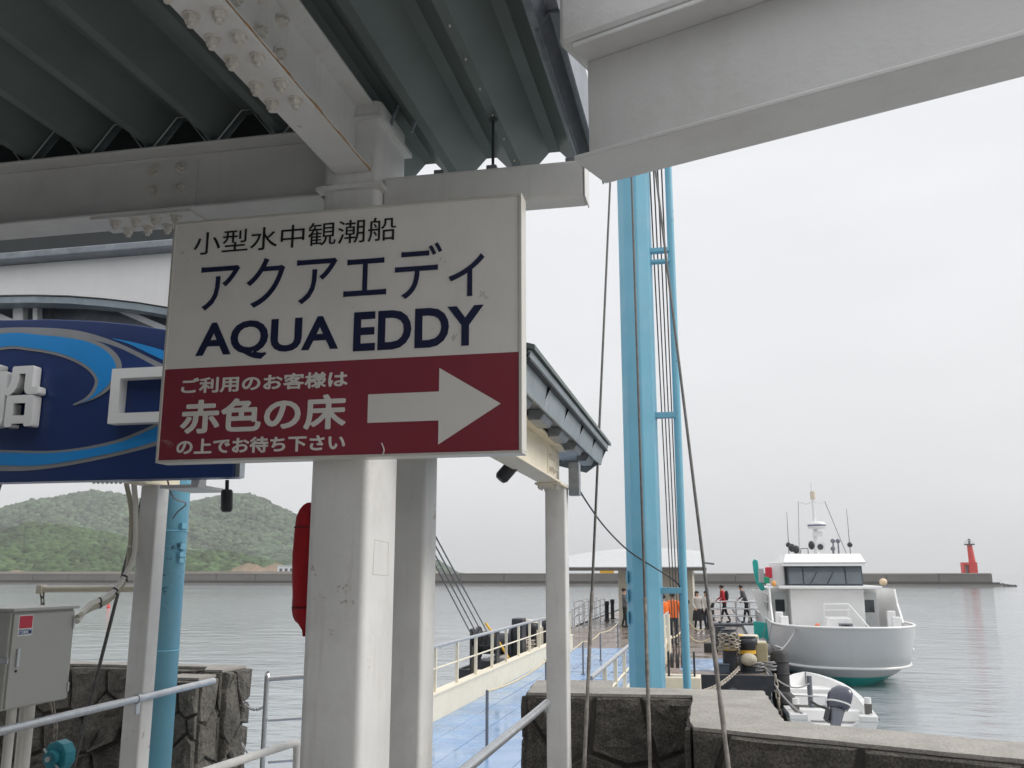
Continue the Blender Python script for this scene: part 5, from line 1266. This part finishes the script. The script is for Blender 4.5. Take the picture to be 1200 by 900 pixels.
# spray rails and bulwark rail
for z, y0, half, ln, pw, r, ya, yb in ((.60, 31.62, 2.19, 3.6, 2.5, .05, 0, 9), (1.10, 31.36, 2.235, 3.5, 2.55, .035, 1.5, 2.5)):
    for s in (-1, 1):
        pts = []
        for k in range(22):
            y = y0 + ya + (yb - ya) * (k / 21) ** 2.2; pts.append((BX + s * hb(y, y0, half, ln, pw), y, z))
        b = MB(); b.tube(pts, r, 6); b.build('spray_rail', boat_white, bo)
for s in (-1, 1):
    pts = [(BX + s * hb(y, 31.0, 2.27, 3.4, 2.5), y, SHEER + .01) for y in stn]
    b = MB(); b.tube(pts, .045, 6); b.build('bulwark_cap', boat_white, bo)
    ct, cb = level_curve(SHEER, 31.0, 2.27, 3.4, 2.5), level_curve(1.36, 31.28, 2.23, 3.65, 2.45); rings = []
    for k in range(len(ct)):
        a_ = math.pi / 2 * min(1, k / 19)
        rings.append([(BX + s * max(0, c_[0] - .11 * math.sin(a_)), c_[1] + .12 * math.cos(a_), c_[2]) for c_ in (ct[k], cb[k])])
    b = MB(); b.loft(rings, True); b.build('bulwark_inside', boat_white, bo)
b = MB(); rings = [[(BX - max(.01, c_[0] - .05), c_[1] + .06, 1.365), (BX + max(.01, c_[0] - .05), c_[1] + .06, 1.365)] for c_ in cb]
b.loft(rings, False); b.build('deck', M('boat_deck_grey', (.55, .56, .56), .6), bo)
# deckhouse
DZ = 1.37; HY = 36.0
hx0, hx1 = at(927, 715, HY).x, at(1014, 715, HY).x
wz = at(960, 690, HY).z
dh = MB(); dh.box(hx0, hx1, HY, 45, DZ, wz); dh = dh.build('deckhouse', boat_white, bo, bevel=.06)
for xa, xb, u0, u1, v0, lab in ((hx0 - .62, hx0, 908, 920, 704, 'l'), (hx1, hx1 + .62, 1022, 1040, 704, 'r')):
    MB().box(xa, xb, HY + 1.1, 45, DZ, wz).build('side_house', boat_white, bo)
    cx = (xa + xb) / 2
    d_ = MB().box(cx - .27, cx + .27, HY + 1.05, HY + 1.0995, DZ + .02, DZ + 1.48).build('door', M('door_pale_' + lab, (.62, .64, .64), .4), bo, bevel=.01)
    MB().box(cx - .17, cx + .17, HY + 1.04, HY + 1.0495, DZ + .75, DZ + 1.2).build('window', glass_dark, d_)
# wing deck and visor
wx0, wx1 = at(913, 690, HY - .4).x, at(1034, 690, HY - .4).x
b = MB(); b.box(wx0, wx1, HY - .45, 44, wz, wz + .11); b.build('wing_deck', boat_white, bo, bevel=.03)
# pilothouse: sloping front with three panes
pz0 = wz + .1105; pz1 = at(960, 663, HY).z; pxl0, pxr0 = at(924, 687, HY).x, at(1013, 687, HY).x; pxl1, pxr1 = at(919, 663, HY).x, at(1007, 663, HY).x
ph = MB(); ph.loft([[(pxl0 + .02, HY + .1, pz0), (pxr0 - .02, HY + .1, pz0), (pxr0 - .02, HY + 4.5, pz0), (pxl0 + .02, HY + 4.5, pz0)], [(pxl0 + .0, HY + .32, pz1), (pxr0 - .0, HY + .32, pz1), (pxr0, HY + 4.3, pz1), (pxl0, HY + 4.3, pz1)]], False, closed=True, cap0=True, cap1=True)
ph = ph.build('pilothouse', M('pilothouse_dark_frame', (.06, .08, .10), .4), bo)
pane_edges = [(0.02, .20), (.22, .76), (.78, .98)]
for a, c in pane_edges:
    P = []
    for t, z, y in ((a, pz0 + .06, HY + .09), (c, pz0 + .06, HY + .09), (c, pz1 - .06, HY + .27), (a, pz1 - .06, HY + .27)):
        P.append((pxl0 + (pxr0 - pxl0) * t, y, z))
    b = MB(); b.prism(P, (0, .012, .003)); b.build('pane', M('wheelhouse_glass', (.12, .15, .17), .05, var=.15, vscale=2, spec=.9), ph)
for a in (.30, .52):
    b = MB(); x = pxl0 + (pxr0 - pxl0) * a; b.tube([(x, HY + .07, pz0 + .08), (x + .25, HY + .17, pz0 + .5)], .014, 5); b.build('wiper', dark_steel, ph)
rx0_, rx1_ = at(917, 655, HY).x, at(1014, 655, HY).x; rz1 = at(960, 649, HY + .3).z
b = MB(); b.loft([[(rx0_ - .03, HY - .12, pz1 - .01), (rx1_ + .03, HY - .12, pz1 - .01), (rx1_, HY + 4.6, pz1 - .01), (rx0_, HY + 4.6, pz1 - .01)], [(rx0_ - .0, HY - .1, pz1 + .12), (rx1_ + .0, HY - .1, pz1 + .12), (rx1_, HY + 4.6, pz1 + .12), (rx0_, HY + 4.6, pz1 + .12)], [(rx0_ + .12, HY + .25, rz1), (rx1_ - .12, HY + .25, rz1), (rx1_ - .15, HY + 4.5, rz1), (rx0_ + .15, HY + 4.5, rz1)]], False, closed=True, cap0=True, cap1=True)
rf = b.build('roof', boat_white, bo, bevel=.04)
b = MB(); b.box(rx0_ - .015, rx1_ + .015, HY - .135, HY - .121, pz1 + .09, pz1 + .115); b.build('trim_line', board_grey, rf)
# foredeck hatch with stair and rails
hb0, hb1 = at(966, 738, 34.6), at(1000, 738, 34.6)
b = MB(); b.prism([(hb0.x, 34.3, DZ), (hb1.x, 34.3, DZ), (hb1.x - .1, 34.3, at(980, 724, 34.3).z), (hb0.x + .1, 34.3, at(970, 724, 34.3).z)], (0, 1.2, 0)); b.build('foredeck_hatch', boat_white, bo, bevel=.03)
for y in (34.4, 35.4):
    pts = [at(966, 722, y), at(966, 708, y), at(994, 708, y), at(1020, 737, y)]
    b = MB(); b.tube(pts, .028, 6); b.tube([at(966, 715, y), at(998, 715, y)], .02, 6); b.tube([at(994, 708, y), at(994, 722, y)], .022, 6); b.build('hand_rail', boat_white, bo)
for u in (989, 994):
    p = at(u, 736, 33.4); b = MB(); b.cyl((p.x, 33.4, DZ), (p.x, 33.4, p.z + .1), .07, n=10); b.build('bitt', dark_steel, bo)
b = MB(); b.box(at(984, 735, 33.6).x, at(1000, 735, 33.6).x, 33.6, 33.9, DZ, SHEER + .02); b.build('windlass', rubber_grey, bo, bevel=.03)
p = at(958, 735, 34.5); b = MB(); b.ball((p.x, 34.5, p.z), .10, .10, .14, 10, 7); b.build('orange_buoy', M('boat_orange', (.7, .2, .09), .5), bo)
for u, v0, v1, y in ((914, 733, 717, 34.6), (920, 734, 722, 34.3), (1046, 732, 716, 35.0), (1052, 733, 723, 34.4)):
    p, q = at(u, v0, y), at(u, v1, y); MB().box(p.x - .13, p.x + .13, y, y + .3, DZ, q.z).build('deck_box', boat_white, bo, bevel=.03)
# swept side screens aft of the foredeck
for s, u in ((-1, 0), (1, 0)):
    x = BX + s * 2.2; pts = []
    b = MB(); P = [(x, 34.9, SHEER), (x, 35.2, SHEER + .25), (x, 35.7, wz - .5), (x, 36.0, wz), (x, 44, wz), (x, 44, SHEER)]
    b.prism(P, (-s * .06, 0, 0)); sd_ = b.build('side_screen', boat_white, bo)
    for k in range(4):
        MB().box(x + s * .002 - .004, x + s * .002 + .004, 36.8 + k * 1.7, 38.1 + k * 1.7, 2.15, 2.75).build('window', glass_dark, sd_)
# mast, radar, aerials, horn
mxb = at(955, 620, HY + 1.2).x; my_ = HY + 1.2
def zv(v, y=None): return at(955, v, y or my_).z
b = MB(); b.tube([(mxb, my_, rz1 - .05), (mxb, my_, zv(600)), (mxb - .03, my_, zv(566))], [.10, .06, .025], 10); ms = b.build('mast', boat_white, bo)
p = at(957, 616, my_); b = MB(); b.tube([(p.x, my_, p.z - .14), (p.x, my_, p.z - .10), (p.x, my_, p.z + .10), (p.x, my_, p.z + .14)], [.22, .33, .33, .25], 18); b.build('radar_dome', boat_white, ms)
b = MB(); b.cyl((p.x, my_, p.z - .015), (p.x, my_, p.z + .03), .337, n=18); b.build('radar_stripe', board_navy, ms)
b = MB(); b.box(p.x - .16, p.x + .2, my_ - .15, my_ + .15, p.z - .42, p.z - .22); b.build('radar_bracket', boat_white, ms, bevel=.03)
zy = zv(589); b = MB(); b.tube([(mxb - .55, my_, zy + .05), (mxb - .3, my_, zy - .05), (mxb, my_, zy + .02), (mxb + .3, my_, zy - .02), (mxb + .42, my_, zy + .05)], .022, 6); b.build('yardarm', boat_white, ms)
b = MB(); b.cyl((mxb, my_, zv(585)), (mxb, my_, zv(576)), .10, n=10); b.build('mast_lamp', M('lamp_cream', (.7, .62, .5), .4), ms)
for x0, x1_ in ((mxb - .55, mxb - .62), (mxb + .42, mxb + 1.1)):
    b = MB(); b.tube([(x0, my_, zy + .05), (x1_, my_ + .1, rz1)], .012, 4); b.build('stay', rubber_grey, ms)
for u, v0, v1 in ((924, 640, 600), (996, 640, 596)):
    p, q = at(u, v0, my_), at(u - 2 if u < 950 else u - 4, v1, my_); b = MB(); b.tube([(p.x, my_, rz1 - .02), q], [.018, .008], 5); b.build('aerial', rubber_grey, bo)
    b = MB(); b.ball((p.x, my_, p.z + .05), .10, n=8, m=5); b.build('aerial_base', dark_steel, bo)
p = at(961, 641, HY + .6); b = MB(); b.tube([(p.x, HY + .5, p.z), (p.x, HY + .62, p.z), (p.x, HY + .85, p.z)], [.19, .19, .10], 16); b.build('searchlight', boat_white, bo)
b = MB(); b.cyl((p.x, HY + .485, p.z), (p.x, HY + .499, p.z), .11, n=14); b.build('searchlight_glass', glass_dark, bo)
p = at(951, 639, HY + .9); b = MB(); b.ball((p.x, HY + .9, p.z), .12, .12, .17, 8, 6); b.build('siren', dark_steel, bo)
for u, v in ((976, 634), (982, 634), (976, 643)):
    p = at(u, v, HY + .8); b = MB(); b.cyl((p.x, HY + .8, rz1 - .02), (p.x, HY + .8, p.z), .03, n=6); b.ball((p.x, HY + .8, p.z), .09, n=8, m=5); b.build('deck_light', rubber_grey, bo)
for u, v in ((928, 642), (933, 644)):
    p = at(u, v, HY + .8); b = MB(); b.ball((p.x, HY + .8, p.z), .13, .13, .16, 8, 6); b.build('roof_fitting', dark_steel, bo)
p = at(946, 641, HY + 1.4); b = MB(); b.tube([(p.x + .42 * 0 - .3, my_, rz1), (p.x - .25, my_, rz1 + .22), (p.x + .0, my_, rz1 + .22), (p.x + .0, my_, rz1)], .02, 5); b.build('roof_rail', rubber_grey, bo)
# navigation light boards and lamps
p = at(901, 671, HY + .4); MB().box(p.x - .12, p.x + .12, HY + .4, HY + .7, p.z - .2, p.z + .2).build('red_lamp_box', sticker_red, bo, bevel=.03)
p = at(911, 670, HY + .6); MB().box(p.x - .22, p.x + .25, HY + .6, HY + 2, wz + .1105, p.z + .36).build('locker', boat_white, bo, bevel=.03)
p = at(898, 680, HY + .3); MB().box(p.x - .08, p.x + .1, HY + .3, HY + .5, p.z - .12, p.z + .12).build('green_lamp', M('lamp_green', (.01, .3, .16), .3), bo, bevel=.02)
p = at(907, 684, HY - .5); b = MB(); b.ball((p.x, HY - .4, p.z), .09, .09, .11, 8, 6); b.build('amber_lamp', M('amber', (.75, .35, .1), .4), bo)
p = at(1035, 682, HY - .3); b = MB(); b.ball((p.x, HY - .3, p.z), .14, .14, .13, 8, 6); b.build('amber_lamp', M('amber_pale', (.72, .55, .36), .4), bo)
p = at(892, 672, HY + 1.5); MB().box(p.x - .1, p.x + .1, HY + 1.5, HY + 1.8, p.z - .35, p.z + .2).build('control_box', galv, bo, bevel=.02)
# teal boarding door: swept fin above, panel below
tf = [(884, 655), (888, 657), (889.5, 668), (893, 680), (897, 691), (892, 693), (886, 682), (883, 668), (882, 658)]
P = [at(u, v, 38.0) for u, v in tf]; b = MB(); b.prism([(q.x, 38.0, q.z) for q in P], (0, .35, 0)); b.build('teal_fin', teal, bo, bevel=.02)
tp_ = [(883, 728), (905, 731), (905, 750), (896, 752), (884, 745)]
P = [at(u, v, 37.2) for u, v in tp_]; b = MB(); b.prism([(q.x, 37.2, q.z) for q in P], (0, .2, 0)); b.build('teal_panel', teal, bo, bevel=.02)
P = [at(u, v, 37.6) for u, v in ((881, 690), (893, 692), (903, 735), (897, 737))]; b = MB(); b.prism([(q.x, 37.6, q.z) for q in P], (0, .2, 0)); b.build('boarding_leaf', boat_white, bo, bevel=.02)

rope_thing('mooring_rope', sag((BX - 1.55, 32.1, SHEER + .06), (1.12, 27.4, PZ + .12), .35, 14), .025, 'pale mooring rope from the white boat bow to the pontoon edge', rope_grey, 'mooring ropes', 'rope', 6)
for k, (y, lab) in enumerate(((33.6, 'round orange fender hung on the white boat side, nearer one'), (36.6, 'round orange fender hung on the white boat side, farther one'))):
    xx = BX - hb(y, 31.0, 2.27, 3.4, 2.6) - .20; o = empty('ball_fender', (xx, y, .9), lab, 'fender', 'ball fenders of the white boat')
    b = MB(); b.ball((xx, y, .95), .20, .20, .24, 12, 8); b.build('ball', M('fender_dull_%d' % k, (.28, .27, .26), .6), o)
    o['label'] = lab.replace('orange', 'grey')
    b = MB(); b.tube([(xx, y, 1.17), (xx + .17, y, SHEER + .02)], .012, 5); b.build('lanyard', rope_grey, o)
# ================================================================ dinghy with outboard
DX = 2.42; DY0, DY1 = 21.9, 28.0
dg_ = empty('dinghy', (DX, 24.5, 0), 'small white open dinghy with a grey outboard tied beside the pontoon', 'dinghy')
st_ = [21.9, 22.6, 23.6, 24.6, 25.6, 26.5, 27.2, 27.7, 28.0]
def dh_(y):
    t = (y - DY0) / (DY1 - DY0); return .90 + .10 * math.sin(min(1, t * 2) * math.pi / 2) if t < .4 else 1.0 * (1 - ((t - .4) / .6) ** 2.6) ** .7 if t < 1 else 0.0
def sheer(y): t = (y - DY0) / (DY1 - DY0); return .52 + .30 * t * t
outer, inner = [], []
for y in st_:
    w = max(.03, dh_(y)); z = sheer(y); bz = -.18 + .35 * max(0, (y - 26) / 2) ** 2
    outer.append([(DX - w, y, z), (DX - w * .93, y, z - .28), (DX - w * .78, y, bz + .12), (DX, y, bz), (DX + w * .78, y, bz + .12), (DX + w * .93, y, z - .28), (DX + w, y, z)])
    wi = max(.01, w - .13); fz = .12 + .25 * max(0, (y - 25.5) / 2.5)
    inner.append([(DX - wi, y, z), (DX - wi * .95, y, fz + .05), (DX - wi * .8, y, fz), (DX + wi * .8, y, fz), (DX + wi * .95, y, fz + .05), (DX + wi, y, z)])
b = MB(); b.loft(outer, True); b.build('hull', boat_white, dg_)
b = MB(); b.loft(inner, True); b.build('inner_shell', boat_white, dg_)
for s, i, j in ((-1, 0, 0), (1, 6, 5)):
    b = MB(); b.loft([[(o_[i][0], o_[i][1], o_[i][2] + .012), (n_[j][0], n_[j][1], n_[j][2] + .012), (n_[j][0], n_[j][1], n_[j][2] - .02), (o_[i][0], o_[i][1], o_[i][2] - .02)] for o_, n_ in zip(outer, inner)], False, closed=True, cap0=True, cap1=True); b.build('gunwale', boat_white, dg_)
    pts = [(o_[i][0] + s * .01, o_[i][1], o_[i][2] - .06) for o_ in outer]
    b = MB(); b.tube(pts, .028, 6); b.build('rub_strip', M('rub_dark', (.05, .07, .09), .6), dg_)
o0 = outer[0]; b = MB(); b.prism([(o0[0][0], DY0 - .03, .40), (o0[1][0], DY0 - .03, o0[1][2]), (o0[2][0], DY0 - .03, o0[2][2]), (DX, DY0 - .03, o0[3][2]), (o0[4][0], DY0 - .03, o0[4][2]), (o0[5][0], DY0 - .03, o0[5][2]), (o0[6][0], DY0 - .03, .40), (DX + .5, DY0 - .03, .40), (DX + .35, DY0 - .03, .30), (DX - .35, DY0 - .03, .30), (DX - .5, DY0 - .03, .40)], (0, .12, 0)); b.build('transom', boat_white, dg_)
for s in (-1, 1): MB().box(DX + s * .72 - .19, DX + s * .72 + .19, DY0 - .04, DY0 + .22, .4005, .53).build('stern_corner', boat_white, dg_, bevel=.02)
MB().box(DX - .80, DX + .80, 23.6, 23.95, .16, .40).build('thwart', boat_white, dg_, bevel=.02)
MB().box(DX - .70, DX + .70, 25.8, 26.2, .22, .46).build('thwart', boat_white, dg_, bevel=.02)
b = MB(); b.box(DX - .62, DX + .62, 26.4, 27.1, .30, .56); b.build('bow_locker', boat_white, dg_, bevel=.03)
# post with rope frame amidships
q = at(949, 808, 25.0); b = MB(); b.cyl((q.x, 25.0, .14), (q.x, 25.0, at(949, 792, 25).z), .065, n=10); b.build('mooring_post', rubber_grey, dg_)
b = MB(); b.tube([(q.x - .4, 24.9, .2), (q.x - .4, 24.9, .55), (q.x + .35, 24.9, .55), (q.x + .35, 24.9, .2)], .02, 5); b.build('frame', galv, dg_)
b = MB(); b.box(q.x - .45, q.x + .6, 24.4, 25.1, .15, .19); b.build('floor_board', rubber_grey, dg_)
for x, y, h in ((DX - .72, 22.5, .78), (DX + .78, 22.3, .86)):
    b = MB(); b.box(x - .07, x + .07, y - .07, y + .07, .3, h - .13); po = b.build('stern_post', M('post_brown_%d' % int(x * 10), (.13, .12, .11), .6), dg_); b = MB(); b.cyl((x, y, h - .1295), (x, y, h), .075, n=10); b.build('cap', boat_white, po)
# outboard engine, tilted
ob = empty('outboard_engine', (DX + .1, DY0, .5), 'dark grey outboard engine tilted up on the dinghy stern', 'outboard')
c = Vector((DX + .12, DY0 - .12, .82)); up_d = Vector((.30, .35, .88)).normalized(); fwd = Vector((-.75, .55, .1)); fwd = (fwd - up_d * fwd.dot(up_d)).normalized(); side = up_d.cross(fwd)
def oring(h, a, bb2, sh=0): 
    return [c + up_d * h + fwd * (a * math.cos(t) + sh) + side * (bb2 * math.sin(t)) for t in [2 * math.pi * k / 16 for k in range(16)]]
b = MB(); b.loft([oring(-.16, .22, .15), oring(-.08, .26, .17), oring(.12, .27, .18), oring(.24, .24, .165, -.02), oring(.32, .15, .11, -.03), oring(.335, .04, .03, -.03)], True, closed=True, cap0=True, cap1=True); b.build('cowling', engine_mat, ob)
b = MB(); b.loft([oring(-.055, .266, .176), oring(-.02, .272, .18)], True, closed=True); b.build('cowl_band', sticker_white, ob)
b = MB(); b.loft([oring(-.165, .17, .11), oring(-.45, .12, .08, -.03), oring(-.75, .10, .05, -.06)], True, closed=True, cap1=True); b.build('leg', rubber_grey, ob)
b = MB(); pz_ = c - up_d * .80 - fwd * .06; b.tube([pz_ + fwd * .22, pz_ + fwd * .1, pz_ - fwd * .2], [.03, .06, .05], 10); b.build('gearcase', galv, ob)
for k in range(3):
    a = 2 * math.pi * k / 3; d = up_d * math.cos(a) + side * math.sin(a); b = MB(); b.obox(pz_ - fwd * .22 + d * .09, d * .08, (side * math.cos(a) - up_d * math.sin(a)).normalized() * .035 + fwd * .02, fwd * .006); b.build('propeller_blade', galv, ob)
b = MB(); b.obox(c - up_d * .34 + fwd * .14, fwd * .06, side * .12, up_d * .12); b.build('clamp_bracket', dark_steel, ob)
b = MB(); b.tube([c - up_d * .2 + fwd * .2, c - up_d * .16 + fwd * .45, c - up_d * .1 + fwd * .62], [.03, .025, .035], 8); b.build('tiller', dark_steel, ob)
# ================================================================ sea air between here and the far shore
HZ = bpy.data.materials.new('sea_haze'); HZ.use_nodes = True
nt = HZ.node_tree; nt.nodes.clear(); ho_out = nt.nodes.new('ShaderNodeOutputMaterial'); pv = nt.nodes.new('ShaderNodeVolumePrincipled')
pv.inputs['Color'].default_value = (.97, .98, .99, 1); pv.inputs['Density'].default_value = .00032; pv.inputs['Anisotropy'].default_value = .2
nt.links.new(pv.outputs['Volume'], ho_out.inputs['Volume'])
b = MB(); b.box(-2990, 2990, -290, 4490, -1.5, 135)
hz = b.build('haze', HZ); tag(hz, kind='stuff')
